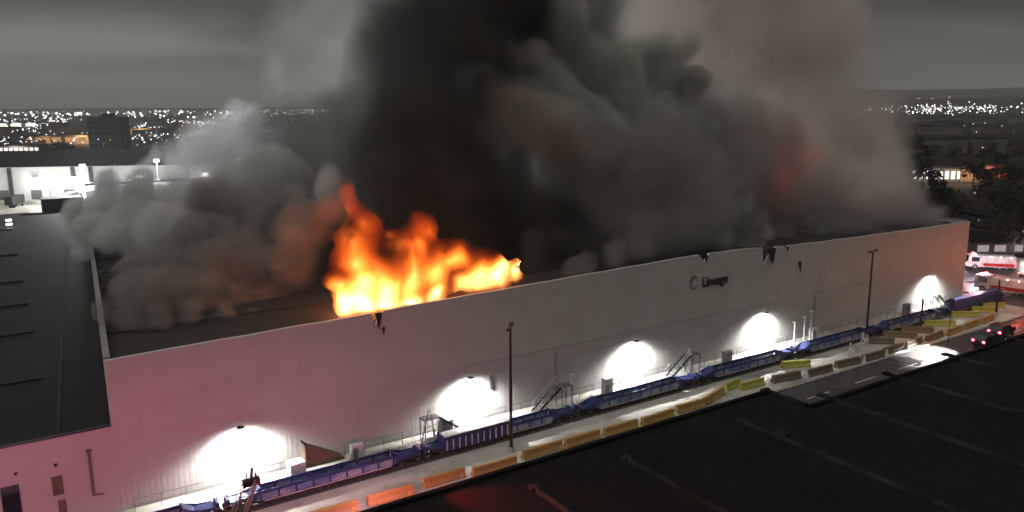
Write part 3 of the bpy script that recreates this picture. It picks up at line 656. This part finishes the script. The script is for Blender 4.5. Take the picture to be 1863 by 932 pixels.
for x, y_, h_, nm_ in ((14, 176, 17, 'left mast added behind the burning warehouse to light the pale smoke'), (33, 178, 17.5, 'middle mast added behind the burning warehouse to light the pale smoke'), (56, 178, 17, 'right mast added behind the burning warehouse to light the pale smoke')):  # masts added behind the building to backlight the pale smoke
    m_ = onwall('rear_floodlight', x, y_); tag(m_, nm_, 'floodlight', 'added smoke lights behind the burning warehouse'); MB().tube((0, 0, 0), (0, 0, h_), .12).build('mast', M['steel'], m_); MB().box(-.7, .7, -.3, .3, h_+.01, h_+.8).build('lamp_head', E_cool, m_)
    light('rear_flood', 'POINT', (0, -1.5, h_+.4), 60000, (.90, .95, 1), m_, .8)
# yard flood in front of it
for x, y, pw in ((-158, 268, 9000), (-186, 262, 4000)):
    light('yard_flood', 'POINT', (x, y, 7), pw, (1, .98, .94), None, .8)
m_ = empty('yard_floodlight', (-158, 268.6, 0)); tag(m_, 'blazing white floodlight mast in the yard before the far warehouse', 'floodlight'); MB().tube((0, 0, 0), (0, 0, 7.6), .15).build('mast', M['steel'], m_)
MB().box(-1.2, 1.2, -.3, .3, 7.7, 8.9).build('lamp_head', E_white, m_)
random.seed(8)
for i in range(5):
    x = -196+i*14; r_ = empty('parked_trailer', (x, 266+random.random()*4-(i == 2)*5, 0), R(97+random.random()*6))
    tag(r_, 'box trailer parked in the bright yard before the far warehouse', 'trailer', 'trailers in the far yard')
    MB().box(0, 9, -1.25, 1.25, 1.1, 3.9).build('box', M['white'] if i % 2 else M['steel'], r_)
    q = MB()
    for y in (-1, 1): q.tube((7.5, y-.15, .5), (7.5, y+.15, .5), .5, n=14)
    q.build('wheel', M['black'], r_); MB().box(2, 2.2, -1, 1, 0, 1.1).build('landing_leg', M['steel'], r_)

# ================================================================== CITY
tw = empty('office_tower', (-500, 950, 0), R(8)); tag(tw, 'dark blocky tower standing over the lit city on the left', 'tower')
DT = 640.; cxp = (200-931)/F*DT
tw.location = (cxp, DT, 0)
b = MB(); b.box(-12.5, 12.5, 0, 22, 0, 25.5); b.build('wall', M['tower'], tw)
MB().box(-12.8, 12.8, -.3, 22.3, 25.51, 26.3).build('parapet', M['tower'], tw); MB().box(-4, 5, 8, 15, 26.31, 29).build('plant_room', M['tower'], tw)
for i in range(7):
    for j in range(5): MB().box(-11+i*3.2, -9.2+i*3.2, -.06, -.004, 3+j*4.4, 5+j*4.4).build('window', M['glass'], tw)

random.seed(21)
def city_building(x, y, w, d, h, m, rot, lab, grp, nm='city_building'):
    r_ = empty(nm, (x, y, 0), rot); tag(r_, lab, 'building', grp)
    MB().box(-w/2, w/2, -d/2, d/2, 0, h).build('wall', m, r_); MB().box(-w/2-.3, w/2+.3, -d/2-.3, d/2+.3, h+.01, h+.5).build('roof', M['farroof'], r_)
    return r_
for i in range(90):
    f = random.random(); y = 450*math.exp(f*1.7); ang = R(random.uniform(-40, 1)) if i < 50 else R(random.uniform(22, 40)); x = y*math.tan(ang)
    if 100 < x and y < 330: continue
    if i < 50 and y > 620 and abs(x/y-(-.511)) < .03: pass
    if abs(math.degrees(math.atan2(x, y)) + 27) < 3 and y < 700: continue
    w = random.uniform(14, 46); h = random.uniform(4, 11)
    if random.random() < .5: city_building(x, y, w, random.uniform(12, 40), h, M['citymid'], R(random.uniform(-15, 15)), 'pale low building in the night city beyond the warehouses', 'pale low city buildings')
    else: city_building(x, y, w, random.uniform(12, 40), h, M['city'], R(random.uniform(-15, 15)), 'dark low building in the night city beyond the warehouses', 'dark low city buildings')
# lit low buildings
def lit_building(px, py, w, h, m, es, lab, rot=0, win=5, nm='lit_building'):
    p = at(px, py); r_ = empty(nm, p, rot); tag(r_, lab, 'building')
    MB().box(-w/2, w/2, .2, 14, 0, h).build('wall', M['citymid'], r_); MB().box(-w/2-.4, w/2+.4, -.2, 14.4, h+.01, h+.6).build('roof', M['farroof'], r_)
    for i in range(win):
        x = -w/2+w*(i+.5)/win; q = MB(); q.box(x-w/win*.33, x+w/win*.33, .12, .197, h*.2, h*.8); q.build('lit_window', m, r_)
    l_ = bpy.data.lights.new('facade_lamp', 'POINT'); l_.energy = es; l_.color = {'E_w': (1, .95, .85), 'E_o': (1, .55, .22), 'E_r': (1, .12, .12)}[m.name[:3]] if m.name[:3] in ('E_w', 'E_o', 'E_r') else (1, .8, .6); l_.shadow_soft_size = 1
    lo = bpy.data.objects.new('facade_lamp', l_); COL.objects.link(lo); lo.parent = r_; lo.location = (0, -6, h*.9)
    return r_
Ew = emis('E_white_window', (1, .93, .8), 1.6); Eo = emis('E_orange_window', (1, .5, .2), .5); Ed = emis('E_white_dim', (1, .85, .8), .35); Er = emis('E_red_window', (.9, .13, .12), .5)
lit_building(1690, 331, 16, 6.0, Ew, 3000, 'low white-lit shop building right of the smoke, leftmost of its row')
lit_building(1722, 331, 13, 5.5, Ew, 1500, 'low building with white lamps, second in the lit row at right')
lit_building(1748, 330, 13, 5.5, Eo, 2500, 'low warm-lit shop in the middle of the lit row at right')
lit_building(1778, 331, 14, 5.0, Eo, 3500, 'low orange-lit building, fourth in the lit row at right')
lit_building(1811, 331, 13, 6.5, Er, 6000, 'red-lit block closing the lit row at right', win=3)
lit_building(150, 262, 60, 8, Eo, 26000, 'orange-lit low hall left of the dark tower')
lit_building(85, 262, 40, 7, Eo, 9000, 'dimmer orange-lit hall farther left of the dark tower')
lit_building(258, 246, 50, 8, Eo, 26000, 'warm-lit low building right of the dark tower')
lit_building(30, 232, 130, 9, Ew, 9000, 'long pale-roofed hall at the left edge in the lit city')
lit_building(30, 281, 34, 6, Ew, 9000, 'white arched market hall at the left edge', win=9)
lit_building(1840, 433, 14, 2.2, Ed, 300, 'low dim building beyond the warehouse corner, upper one', win=9)
lit_building(1835, 462, 15, 2.4, Ed, 600, 'low pink-white lit building beyond the warehouse corner, lower one', win=4)
lit_building(1830, 410, 14, 2.2, Ed, 200, 'low dim building among trees at the right edge', win=2)
# streets of lamps: too many to count
def lights_cloud(name, n, mt, gen, k=.0009, lab='', seed=1):
    random.seed(seed); b = MB()
    for i in range(n):
        x, y, zz, f = gen(); d = math.hypot(x, y); r = d*k*f
        b.v += [(x+r, y, zz), (x-r, y, zz), (x, y+r, zz), (x, y-r, zz), (x, y, zz+r*.8), (x, y, zz-r*.8)]
        o_ = len(b.v)-6; b.f += [tuple(o_+j for j in t_) for t_ in ((0, 2, 4), (2, 1, 4), (1, 3, 4), (3, 0, 4), (2, 0, 5), (1, 2, 5), (3, 1, 5), (0, 3, 5))]; b.sm += [False]*8
    o = b.build(name, mt, fix=False); tag(o, lab, 'city lights', None, 'stuff'); return o
def ground_h(x, y):
    r = math.hypot(x, y); side = max(0, min(1, (math.degrees(math.atan2(x, y)) - 6)/14)); h = 0
    if r >= 2600: h = min(side*(r-2300)/3500*120*(.75+.5*noise.noise(Vector((x, y, 0))*.0007)), side*170)
    return h
def far_left():
    while True:
        a = random.uniform(-42, 2); y = 2200*math.exp(random.random()*1.25)
        if noise.noise(Vector((a*.35, math.log(y)*3, 0))) > -.12: break
    x = y*math.tan(R(a)); return x, y, random.uniform(5, 16), random.uniform(.4, 1.5)**1.6
def mid_left():
    while True:
        a = random.uniform(-42, 2); y = 620*math.exp(random.random()*1.3)
        if noise.noise(Vector((a*.3, math.log(y)*4, 5))) > .05: break
    x = y*math.tan(R(a)); return x, y, random.uniform(4, 10), random.uniform(.3, 1.1)
def near_left():
    a = random.uniform(-40, 2); y = random.uniform(440, 900); x = y*math.tan(R(a)); return x, y, 13 if y < 470 else random.uniform(5, 12), random.uniform(.3, .8)
def right_band():
    a = random.gauss(28.6, 2.2); y = random.gauss(2350, 180); x = y*math.tan(R(a)); return x, y, random.uniform(4, 12)+ground_h(x, y), random.uniform(.4, 1.3)
def right_hill():
    a = random.uniform(21, 40); y = random.uniform(2900, 5200); x = y*math.tan(R(a)); return x, y, ground_h(x, y)+6, random.uniform(.3, .8)
def right_near():
    a = random.uniform(24, 41); y = 150+random.random()**1.5*900; x = y*math.tan(R(a)); return x, y, random.uniform(4, 8), random.uniform(.3, .75)
LWh = emis('city_light_white', (1, .97, .9), 3.2); LCo = emis('city_light_cool', (.8, .9, 1), 3.0); LWa = emis('city_light_warm', (1, .68, .38), 2.4)
lights_cloud('city_lights', 800, LWh, far_left, .00085, 'dense band of white city lights along the left horizon', 1)
lights_cloud('city_lights', 1000, LCo, mid_left, .0010, 'scattered white lights of the nearer city on the left', 2)
lights_cloud('city_lights', 190, LWa, mid_left, .0010, 'scattered warm lights of the nearer city on the left', 9)
lights_cloud('city_lights', 110, LWa, near_left, .0010, 'sparse warm street lights beyond the far warehouse', 3)
lights_cloud('city_lights', 230, LWh, right_band, .0008, 'bright strip of white lights on the right horizon', 4)
lights_cloud('city_lights', 46, LWa, right_hill, .0009, 'few lights scattered over the right hills', 5)
lights_cloud('city_lights', 60, LWh, right_near, .0009, 'sparse small lights in the dark district at right', 6)

# trees on the right and around the far yard
def tree(h, seed):
    random.seed(seed); r_ = empty('tree', (0, 0, 0))
    b = MB(); b.tube((0, 0, 0), (.2, .1, h*.5), h*.03, h*.018, 8)
    for i in range(5): a = i*1.3+random.random(); b.tube((.15, .1, h*(.3+.05*i)), (math.cos(a)*h*.22, math.sin(a)*h*.22, h*(.55+.06*i)), h*.012, h*.005, 6)
    b.build('trunk', M['bark'], r_)
    c = MB()
    cl_ = [(Vector((random.gauss(0, .17), random.gauss(0, .17), random.uniform(.42, .95)))*h, random.uniform(.08, .17)*h) for _ in range(22)]
    for p, r in cl_:
        for k_ in range(48):
            d = Vector((random.gauss(0, 1), random.gauss(0, 1), random.gauss(0, 1))).normalized()*r*random.uniform(.5, 1.05); q = p+d; s_ = h*random.uniform(.018, .04)
            u_ = Vector((random.gauss(0, 1), random.gauss(0, 1), random.gauss(0, 1))).normalized(); v_ = u_.orthogonal().normalized()
            c.add([q+u_*s_, q+v_*s_, q-u_*s_, q-v_*s_], [(0, 1, 2, 3)])
    c.build('crown', M['leafd'], r_, fix=False); return r_
tp = [tree(9, 1), tree(12, 2), tree(7.5, 3)]
random.seed(31); nused = [0, 0, 0]
for i in range(110):
    if i < 85: a = random.uniform(25.5, 41); y = 140+random.random()*420
    else: a = random.uniform(-40, -24); y = random.uniform(402, 440)
    x = y*math.tan(R(a)); k_ = i % 3
    o = tp[k_] if not nused[k_] else copy_tree(tp[k_]); nused[k_] = 1
    if i < 85 and (x < 90+(y-135)*.2): x += 30
    o.location = (x, y, 0); o.rotation_euler = (0, 0, random.random()*6); s_ = random.uniform(.7, 1.2); o.scale = (s_, s_, s_)
    tag(o, 'dark leafy tree in the unlit district at right' if i < 85 else 'dark tree beyond the far floodlit warehouse roof', 'tree', 'dark trees at right' if i < 85 else 'dark trees behind the far warehouse')
# street pole at the far right
o = light_pole(9, True); o.name = 'street_lamp'; place(o, 147, -9.5, .02, R(40)); tag(o, 'dark street lamp pole beside the fire engines at the right edge', 'street lamp')

# ================================================================== HAZE: thin smoky night air over the whole district
hm = bpy.data.materials.new('haze_air'); hm.use_nodes = True; ht = hm.node_tree; ht.nodes.clear()
ho = ht.nodes.new('ShaderNodeOutputMaterial'); hv = ht.nodes.new('ShaderNodeVolumePrincipled'); hv.inputs['Color'].default_value = (.86, .86, .86, 1); hv.inputs['Density'].default_value = .00012
ht.links.new(hv.outputs[0], ho.inputs['Volume'])
hz = MB().box(-12000, 12000, -1000, 16500, -1.2, 420).build('haze', hm); tag(hz, 'thin smoky night air dimming the far city', 'haze', None, 'stuff')

# ================================================================== SMOKE
def field_nodes(t, blobs, rk, warp=0, ws=.05):
    """inside-ness of the cloud of puffs: 1 at a puff's centre, 0 at its rim, negative outside"""
    g = t.nodes.new('ShaderNodeNewGeometry').outputs['Position']; last = None
    if warp:
        w = t.nodes.new('ShaderNodeTexNoise'); w.inputs['Scale'].default_value = ws; w.inputs['Detail'].default_value = 2.0; w.inputs['Roughness'].default_value = .55; t.links.new(g, w.inputs['Vector'])
        x = t.nodes.new('ShaderNodeVectorMath'); x.operation = 'MULTIPLY_ADD'; t.links.new(w.outputs['Color'], x.inputs[0]); x.inputs[1].default_value = (warp*2, warp*2, warp*2)
        y = t.nodes.new('ShaderNodeVectorMath'); y.operation = 'ADD'; y.inputs[1].default_value = (-warp, -warp, -warp); t.links.new(g, x.inputs[2]); t.links.new(x.outputs[0], y.inputs[0]); g = y.outputs[0]
    for c, r in blobs:
        d = t.nodes.new('ShaderNodeVectorMath'); d.operation = 'DISTANCE'; t.links.new(g, d.inputs[0]); d.inputs[1].default_value = c
        m = t.nodes.new('ShaderNodeMath'); m.operation = 'MULTIPLY_ADD'; t.links.new(d.outputs['Value'], m.inputs[0]); m.inputs[1].default_value = -1/(r*rk); m.inputs[2].default_value = 1
        if last is None: last = m.outputs[0]
        else:
            x = t.nodes.new('ShaderNodeMath'); x.operation = 'SMOOTH_MAX'; x.inputs[2].default_value = .25; t.links.new(last, x.inputs[0]); t.links.new(m.outputs[0], x.inputs[1]); last = x.outputs[0]
    return g, last
def smoke_mat(name, dens, col, blobs, ns=.05, soft=.5, amp=1.25, puff=.22, vs=.06, step=.7, lo=.30, warp=12, ws=.035, detail=4.0, stretch=(1, 1, .8)):
    mt = bpy.data.materials.new(name); mt.use_nodes = True; t = mt.node_tree; t.nodes.clear()
    out = t.nodes.new('ShaderNodeOutputMaterial'); pv = t.nodes.new('ShaderNodeVolumePrincipled'); pv.inputs['Color'].default_value = (*col, 1)
    t.links.new(pv.outputs[0], out.inputs['Volume'])
    g, f = field_nodes(t, blobs, 1.8, warp, ws)
    mp_ = t.nodes.new('ShaderNodeMapping'); mp_.inputs['Scale'].default_value = stretch; t.links.new(g, mp_.inputs[0])
    n = t.nodes.new('ShaderNodeTexNoise'); n.inputs['Scale'].default_value = ns; n.inputs['Detail'].default_value = detail; n.inputs['Roughness'].default_value = .62; n.inputs['Distortion'].default_value = 1.3
    t.links.new(mp_.outputs[0], n.inputs['Vector'])
    a = t.nodes.new('ShaderNodeMath'); a.operation = 'MULTIPLY_ADD'; t.links.new(n.outputs[0], a.inputs[0]); a.inputs[1].default_value = amp; a.inputs[2].default_value = -.5*amp + .25*puff
    fin = t.nodes.new('ShaderNodeMath'); fin.operation = 'ADD'; t.links.new(f, fin.inputs[0]); t.links.new(a.outputs[0], fin.inputs[1]); last = fin.outputs[0]
    if puff:
        v = t.nodes.new('ShaderNodeTexVoronoi'); v.feature = 'F1'; v.inputs['Scale'].default_value = vs; v.inputs['Detail'].default_value = 1.6; v.inputs['Roughness'].default_value = .6; t.links.new(g, v.inputs['Vector'])
        q = t.nodes.new('ShaderNodeMath'); q.operation = 'MULTIPLY_ADD'; t.links.new(v.outputs['Distance'], q.inputs[0]); q.inputs[1].default_value = -puff; t.links.new(last, q.inputs[2]); last = q.outputs[0]
    m2 = t.nodes.new('ShaderNodeMapRange'); m2.interpolation_type = 'SMOOTHSTEP'; m2.inputs[1].default_value = lo; m2.inputs[2].default_value = lo+soft; m2.inputs[3].default_value = 0; m2.inputs[4].default_value = dens; t.links.new(last, m2.inputs[0])
    t.links.new(m2.outputs[0], pv.inputs['Density'])
    mt.cycles.volume_step_rate = step
    return mt
def puff_mesh(name, blobs, vox, amp, scale, mt, seed=0, parent=None, squash=0.0, floor=None):
    bm = bmesh.new()
    for c, r in blobs: bmesh.ops.create_icosphere(bm, subdivisions=3, radius=r, matrix=Matrix.Translation(c))
    me0 = bpy.data.meshes.new('tmp'); bm.to_mesh(me0); bm.free()
    o = bpy.data.objects.new(name, me0); COL.objects.link(o)
    m = o.modifiers.new('r', 'REMESH'); m.mode = 'VOXEL'; m.voxel_size = vox
    s_ = o.modifiers.new('s', 'SMOOTH'); s_.iterations = 3; s_.factor = .6
    bpy.context.view_layer.update()
    me = bpy.data.meshes.new_from_object(o.evaluated_get(bpy.context.evaluated_depsgraph_get())); o.modifiers.clear(); o.data = me
    ns = [v.normal.copy() for v in me.vertices]; off = Vector((seed*13.7, seed*5.1, seed*3.3))
    for v, n in zip(me.vertices, ns):
        d = 0; p = v.co
        for s, a in ((scale, amp), (scale*2.2, amp*.5), (scale*4.6, amp*.24)):
            d += a*(.55-abs(noise.noise(p*s+off))*2.4)
        q = p+n*d
        if floor is not None and q.z < floor: q.z = floor
        v.co = q
    for pl in me.polygons: pl.use_smooth = True
    me.materials.clear(); me.materials.append(mt); me.name = name
    if parent: o.parent = parent
    return o
def pb(lst, t, k=1.0):
    res = []
    for q in lst:
        x, y, r = q[:3]; tt = q[3] if len(q) > 3 else t
        p = P(x, y, tt); res.append((p, r*depth(p)/F*k))
    return res
def plume(lab, blobs, nm, dens, col, vox, seed, floor=None, **kw):
    """hull a little larger than the puffs; density fades and billows inside it"""
    mt = smoke_mat(nm, dens, col, blobs, **kw)
    o = puff_mesh('smoke_plume', [(c, r*1.55) for c, r in blobs], vox, vox*.8, .05, mt, seed, None, 0, floor)
    tag(o, lab, 'smoke', None, 'stuff'); return o
# low grey bank rolling over the left of the roof
bank = pb([(155,395,34,88),(165,350,30,110),(185,440,40,50),(185,490,30,38),(215,545,24,22),(140,410,24,84),(146,455,22,60),(160,500,20,42),(180,545,16,28),(150,370,24,110),(170,425,34,60),(215,395,52,60),(275,385,56,60),(350,390,64,54),(190,470,34,40),(240,450,55,42),(320,455,64,36),(175,510,24,30),(200,545,18,20),(165,390,28,85),(570,340,50,50),(500,345,60,66),(420,345,55,80),(330,345,45,95),(250,350,36,110),(185,350,26,120)], 40)
plume('low rolling bank of grey smoke spilling over the left half of the roof', bank, 'smoke_bank', .55, (.78, .785, .79), 2.4, 1, ns=.045, vs=.05, warp=9, lo=.16, puff=.3, amp=1.4, soft=.30, step=.25, detail=6)
under = pb([(200,575,26,12),(245,570,30,10),(300,565,30,9),(360,560,30,8),(430,552,30,8),(500,545,30,8),(560,540,26,8),(260,540,34,18),(340,540,34,16),(240,515,38,28),(310,515,44,24),(420,535,36,14),(500,530,36,13),(560,515,36,12),(430,395,66,48),(500,400,72,40),(560,410,60,30),(400,460,66,30),(480,460,66,26),(545,465,50,20),(380,510,46,22),(450,505,44,20),(520,500,40,18),(590,470,34,14),(230,535,34,18),(280,545,34,15),(340,540,36,14),(400,530,40,14),(460,525,40,13),(520,520,40,12),(570,510,34,13),(240,500,34,24),(310,495,40,24),(430,480,44,20),(520,470,44,18)], 16)  # low brown smoke plus lower bank puffs, their shade put into the colour
plume('low brown smoke at the front of the left smoke bank, darkened to paint in its shade', under, 'smoke_under', .5, (.42, .395, .38), 2.4, 23, ns=.045, warp=9, puff=.3, lo=.16, amp=1.4, soft=.36, detail=5, step=.35)
# pale plume behind
pale = pb([(415,185,34,120),(400,215,34,118),(430,235,50,115),(470,250,54,112),(390,260,46,112),(350,285,42,110),(310,300,34,108),(262,292,24,112),(250,305,22,112),(430,290,60,105),(500,290,56,105),(540,250,44,110),(530,310,44,100),(340,310,40,100),(455,205,36,118),(380,300,60,104)], 110)
plume('pale translucent smoke rising at the back left against the city lights', pale, 'smoke_pale', .26, (.985, .985, .99), 3.0, 3, ns=.035, puff=.3, vs=.05, soft=.6, step=.8, lo=.22)
# thin high smoke merging with the cloud
thin = pb([(560,210,60,100),(600,150,75,100),(640,70,95,100),(560,60,80,110),(680,0,110,100),(600,280,60,80),(620,-60,120,100),(520,150,50,110),(700,150,90,80)], 100)
plume('thin high smoke drifting left of the black column into the cloud', thin, 'smoke_thin', .04, (.96, .95, .93), 4.0, 5, ns=.025, puff=0, soft=.8, amp=1.2, step=1.0, lo=.25)
# black column
blk = pb([(985,478,34,10),(1040,468,38,10),(1100,455,40,11),(1150,445,38,12),(600,430,60,30),(1000,480,40,24),(990,420,60,24),(720,520,60,24),(680,470,70,24),(640,420,60,24),(800,470,80,24),(880,480,70,24),(930,470,60,24),(740,400,100,24),(840,400,100,24),(700,330,95,24),(800,310,120,22),(880,320,100,20),(734,240,74,28),(824,210,102,26),(904,220,82,22),(754,150,82,30),(844,120,107,28),(914,120,82,26),(784,60,90,32),(864,30,107,30),(804,-30,107,34),(894,-60,123,32),(954,-10,82,30),(960,420,60,24),(1000,470,41,14),(1060,460,50,14),(1000,400,72,16)], 20)
plume('towering black smoke column rising from the flames', blk, 'smoke_black', .5, (.13, .14, .133), 2.8, 7, ns=.035, amp=1.0, puff=.15, lo=.28)
# mid grey billowing plume
mid = pb([(1200,440,56,8),(1260,430,44,8),(1300,430,32,8),(1080,380,90,18),(1160,350,80,14),(1215,395,58,9),(1260,390,48,10),(1010,300,110,26),(1100,290,100,24),(1170,270,80,20),(1040,200,120,30),(1130,180,110,30),(1200,190,70,28),(1215,130,52,32),(1150,100,80,34),(1060,90,110,34),(980,120,110,30),(1180,320,50,10),(1000,20,110,36),(1080,20,90,38),(960,240,100,24),(1240,230,36,28)], 20)
plume('billowing grey smoke plume right of the black column', mid, 'smoke_mid', .7, (.68, .70, .66), 2.8, 9, ns=.045, vs=.045, puff=.55, lo=.2, soft=.24, step=.28, detail=6)
mid2 = pb([(1340,440,36,10),(1390,440,34,12),(1430,430,30,14),(1300,380,50,20),(1350,390,45,18),(1290,310,55,26),(1260,250,50,30),(1330,340,40,24),(1390,400,36,18),(1440,410,24,20),(1250,320,60,26),(1230,180,50,36)], 20)
plume('darker grey-green smoke roll behind the company sign', mid2, 'smoke_roll', .7, (.58, .60, .56), 2.2, 11, ns=.05, vs=.05, puff=.4, soft=.26, lo=.24)
# broad brown back plume
back = pb([(1620,300,60,56),(1590,220,60,76),(1650,330,48,50),(1690,375,34,36),(1540,160,54,90),(1500,400,60,34),(1560,400,50,30),(1620,400,42,28),(1670,395,32,26),(1710,398,20,24),(1460,350,80,60),(1540,340,80,60),(1600,320,70,60),(1640,340,46,50),(1660,370,34,44),(1400,280,110,75),(1500,250,110,80),(1570,240,80,80),(1610,250,44,80),(1530,170,70,90),(1440,170,110,90),(1340,200,110,85),(1300,110,120,95),(1400,80,130,100),(1480,110,80,98),(1300,0,140,100),(1420,-10,130,105),(1220,40,110,95),(1200,-60,120,100),(1500,20,90,110),(1330,-90,150,110),(1180,130,90,80)], 70)
plume('broad brown smoke plume drifting over the right end of the roof', back, 'smoke_brown', .13, (.88, .83, .765), 4.0, 13, ns=.03, vs=.04, soft=.6, puff=.2, step=.7, lo=.28)
low = pb([(990,505,22,6),(1040,495,24,6),(1100,480,26,6),(1170,470,26,6),(1240,458,24,6),(1310,448,24,6),(1380,440,26,7),(1440,434,28,8),(1500,428,28,8),(1560,422,26,8),(1620,415,24,8),(1680,408,20,8),(1725,404,13,7)], 6)
random.seed(17)
for i in range(26):
    s_ = 52+random.random()*76; t_ = 16+random.random()*80
    if s_ > 118: s_ = 118-random.random()*20
    r_ = 8+random.random()*5+t_*.04; low.append((W(s_, t_, 12.6+r_*.45), r_))
for i in range(9): low.append((W(123.5, 8+i*10, 13.5), 5.5)); low.append((W(108, 12+i*11, 14), 8))
plume('dark low smoke hugging the right part of the roof', low, 'smoke_low', .3, (.44, .435, .43), 2.4, 15, ns=.06, vs=.08, warp=6, puff=.2, lo=.12)

ember = pb([(600,380,36,14),(575,430,40,15),(555,485,36,14),(625,330,30,16),(590,320,34,18),(540,400,30,22),(440,485,36,20),(400,500,30,20)], 11)  # brown soot smoke, its colour reddened to carry the flame glow
plume('brown smoke beside the flames, the red fire glow put into its colour', ember, 'smoke_ember', .22, (.72, .5, .42), 2.0, 19, ns=.07, warp=6, soft=.7, puff=.1, lo=.25)
# ================================================================== FIRE
def fire_mat(name, strength, zb, zh, ns, blobs, dens=.02, bias=.42, cool=.85, na=2.2, step=.5):
    mt = bpy.data.materials.new(name); mt.use_nodes = True; t = mt.node_tree; t.nodes.clear(); out = t.nodes.new('ShaderNodeOutputMaterial')
    def MM(op, a, b=None, c=None):
        n = t.nodes.new('ShaderNodeMath'); n.operation = op
        for i, v in enumerate((a, b, c)):
            if v is None: continue
            if isinstance(v, (int, float)): n.inputs[i].default_value = v
            else: t.links.new(v, n.inputs[i])
        return n.outputs[0]
    g, f = field_nodes(t, blobs, 1.35, 3.0, .12)
    mp_ = t.nodes.new('ShaderNodeMapping'); mp_.inputs['Scale'].default_value = (1, 1, .6); mp_.inputs['Rotation'].default_value = (0, R(-18), 0); t.links.new(g, mp_.inputs[0])
    n = t.nodes.new('ShaderNodeTexNoise'); n.inputs['Scale'].default_value = ns; n.inputs['Detail'].default_value = 6; n.inputs['Distortion'].default_value = 1.4; n.inputs['Roughness'].default_value = .68; t.links.new(mp_.outputs[0], n.inputs['Vector'])
    s3 = t.nodes.new('ShaderNodeSeparateXYZ'); t.links.new(g, s3.inputs[0])
    hgt = MM('MAXIMUM', MM('DIVIDE', MM('SUBTRACT', s3.outputs[2], zb), zh), 0.0)                       # 0 at the roof, 1 at the tips
    turb = MM('MULTIPLY', MM('SUBTRACT', n.outputs[0], .5), MM('MULTIPLY', MM('MINIMUM', MM('MULTIPLY_ADD', hgt, 1.5, .35), 1.15), na))
    body = MM('MAXIMUM', MM('MULTIPLY_ADD', f, 1.1, MM('ADD', turb, .38)), 0.0)      # where there is flame at all
    body = MM('POWER', MM('MINIMUM', body, 1.0), 1.6)
    heat = MM('MAXIMUM', MM('SUBTRACT', MM('ADD', MM('MULTIPLY_ADD', turb, .8, bias), MM('MULTIPLY', f, .6)), MM('MULTIPLY', MM('POWER', hgt, .6), cool)), 0.0)
    em = MM('MULTIPLY', MM('MULTIPLY', body, MM('ADD', MM('POWER', heat, 3.0), .028)), strength)
    e = t.nodes.new('ShaderNodeEmission'); cr = t.nodes.new('ShaderNodeValToRGB'); cr.color_ramp.elements[0].color = (1, .085, .006, 1); cr.color_ramp.elements[1].position = 1.0; cr.color_ramp.elements[1].color = (1, .42, .12, 1)
    ce = cr.color_ramp.elements.new(.5); ce.color = (1, .19, .02, 1); t.links.new(heat, cr.inputs[0]); t.links.new(cr.outputs[0], e.inputs[0]); t.links.new(em, e.inputs[1])
    ab = t.nodes.new('ShaderNodeVolumeAbsorption'); ab.inputs[0].default_value = (.5, .3, .2, 1); t.links.new(MM('MULTIPLY', body, dens), ab.inputs[1])
    ad = t.nodes.new('ShaderNodeAddShader'); t.links.new(e.outputs[0], ad.inputs[0]); t.links.new(ab.outputs[0], ad.inputs[1]); t.links.new(ad.outputs[0], out.inputs['Volume'])
    mt.cycles.volume_step_rate = step
    return mt
fire_b = pb([(625,548,24,4),(660,545,28,4),(700,538,28,4),(750,528,28,4),(800,520,24,4),(850,514,20,4),(900,508,16,4),(938,504,13,4),(958,510,7,3),(618,510,26,6),(655,505,36,6),(650,460,36,7),(628,430,28,8),(640,385,26,9),(668,410,22,8),(632,355,16,10),(655,440,30,7),
              (700,505,34,5),(745,490,36,5),(750,450,32,6),(765,420,24,7),(730,440,22,7),(795,480,32,6),(830,470,26,6),(870,482,22,5),(905,492,26,5),(875,500,26,5),(935,495,20,5),(940,480,16,5),(948,470,10,5),(715,420,12,7)], 5)
fr0 = puff_mesh('fire', [(c, r*1.2) for c, r in fire_b], .8, 1.5, .13, fire_mat('flame', 7.0, 12.8, 11.5, .11, fire_b, dens=.16, bias=.80, cool=1.32, na=2.2), 21, None, 0, 12.6); tag(fr0, 'blaze of yellow and orange flames bursting through the roof edge', 'fire', None, 'stuff')
glow2 = pb([(1398,334,7,30),(1403,328,6,30)], 30)
g2 = puff_mesh('fire', glow2, 1.0, .5, .2, fire_mat('flame_far', .5, 20, 30, .3, glow2), 5); tag(g2, 'tiny distant flame glowing in the brown smoke', 'fire', None, 'stuff')
for x, y, t, pw in ((640, 500, 5, 260), (690, 530, 4, 260), (760, 510, 4, 240), (840, 500, 4, 180), (920, 495, 4, 120)):
    light('flame_light', 'POINT', P(x, y, t), pw, (1, .30, .06), None, 2.5)
light('flame_light', 'POINT', P(610, 360, 12), 380, (1, .22, .10), None, 3)
light('flame_light', 'POINT', P(440, 490, 22), 40, (1, .25, .18), None, 3)
light('flame_light', 'POINT', P(1415, 320, 24), 2600, (1, .16, .10), None, 6)
light('flame_light', 'POINT', P(1480, 285, 26), 2200, (1, .2, .12), None, 6)
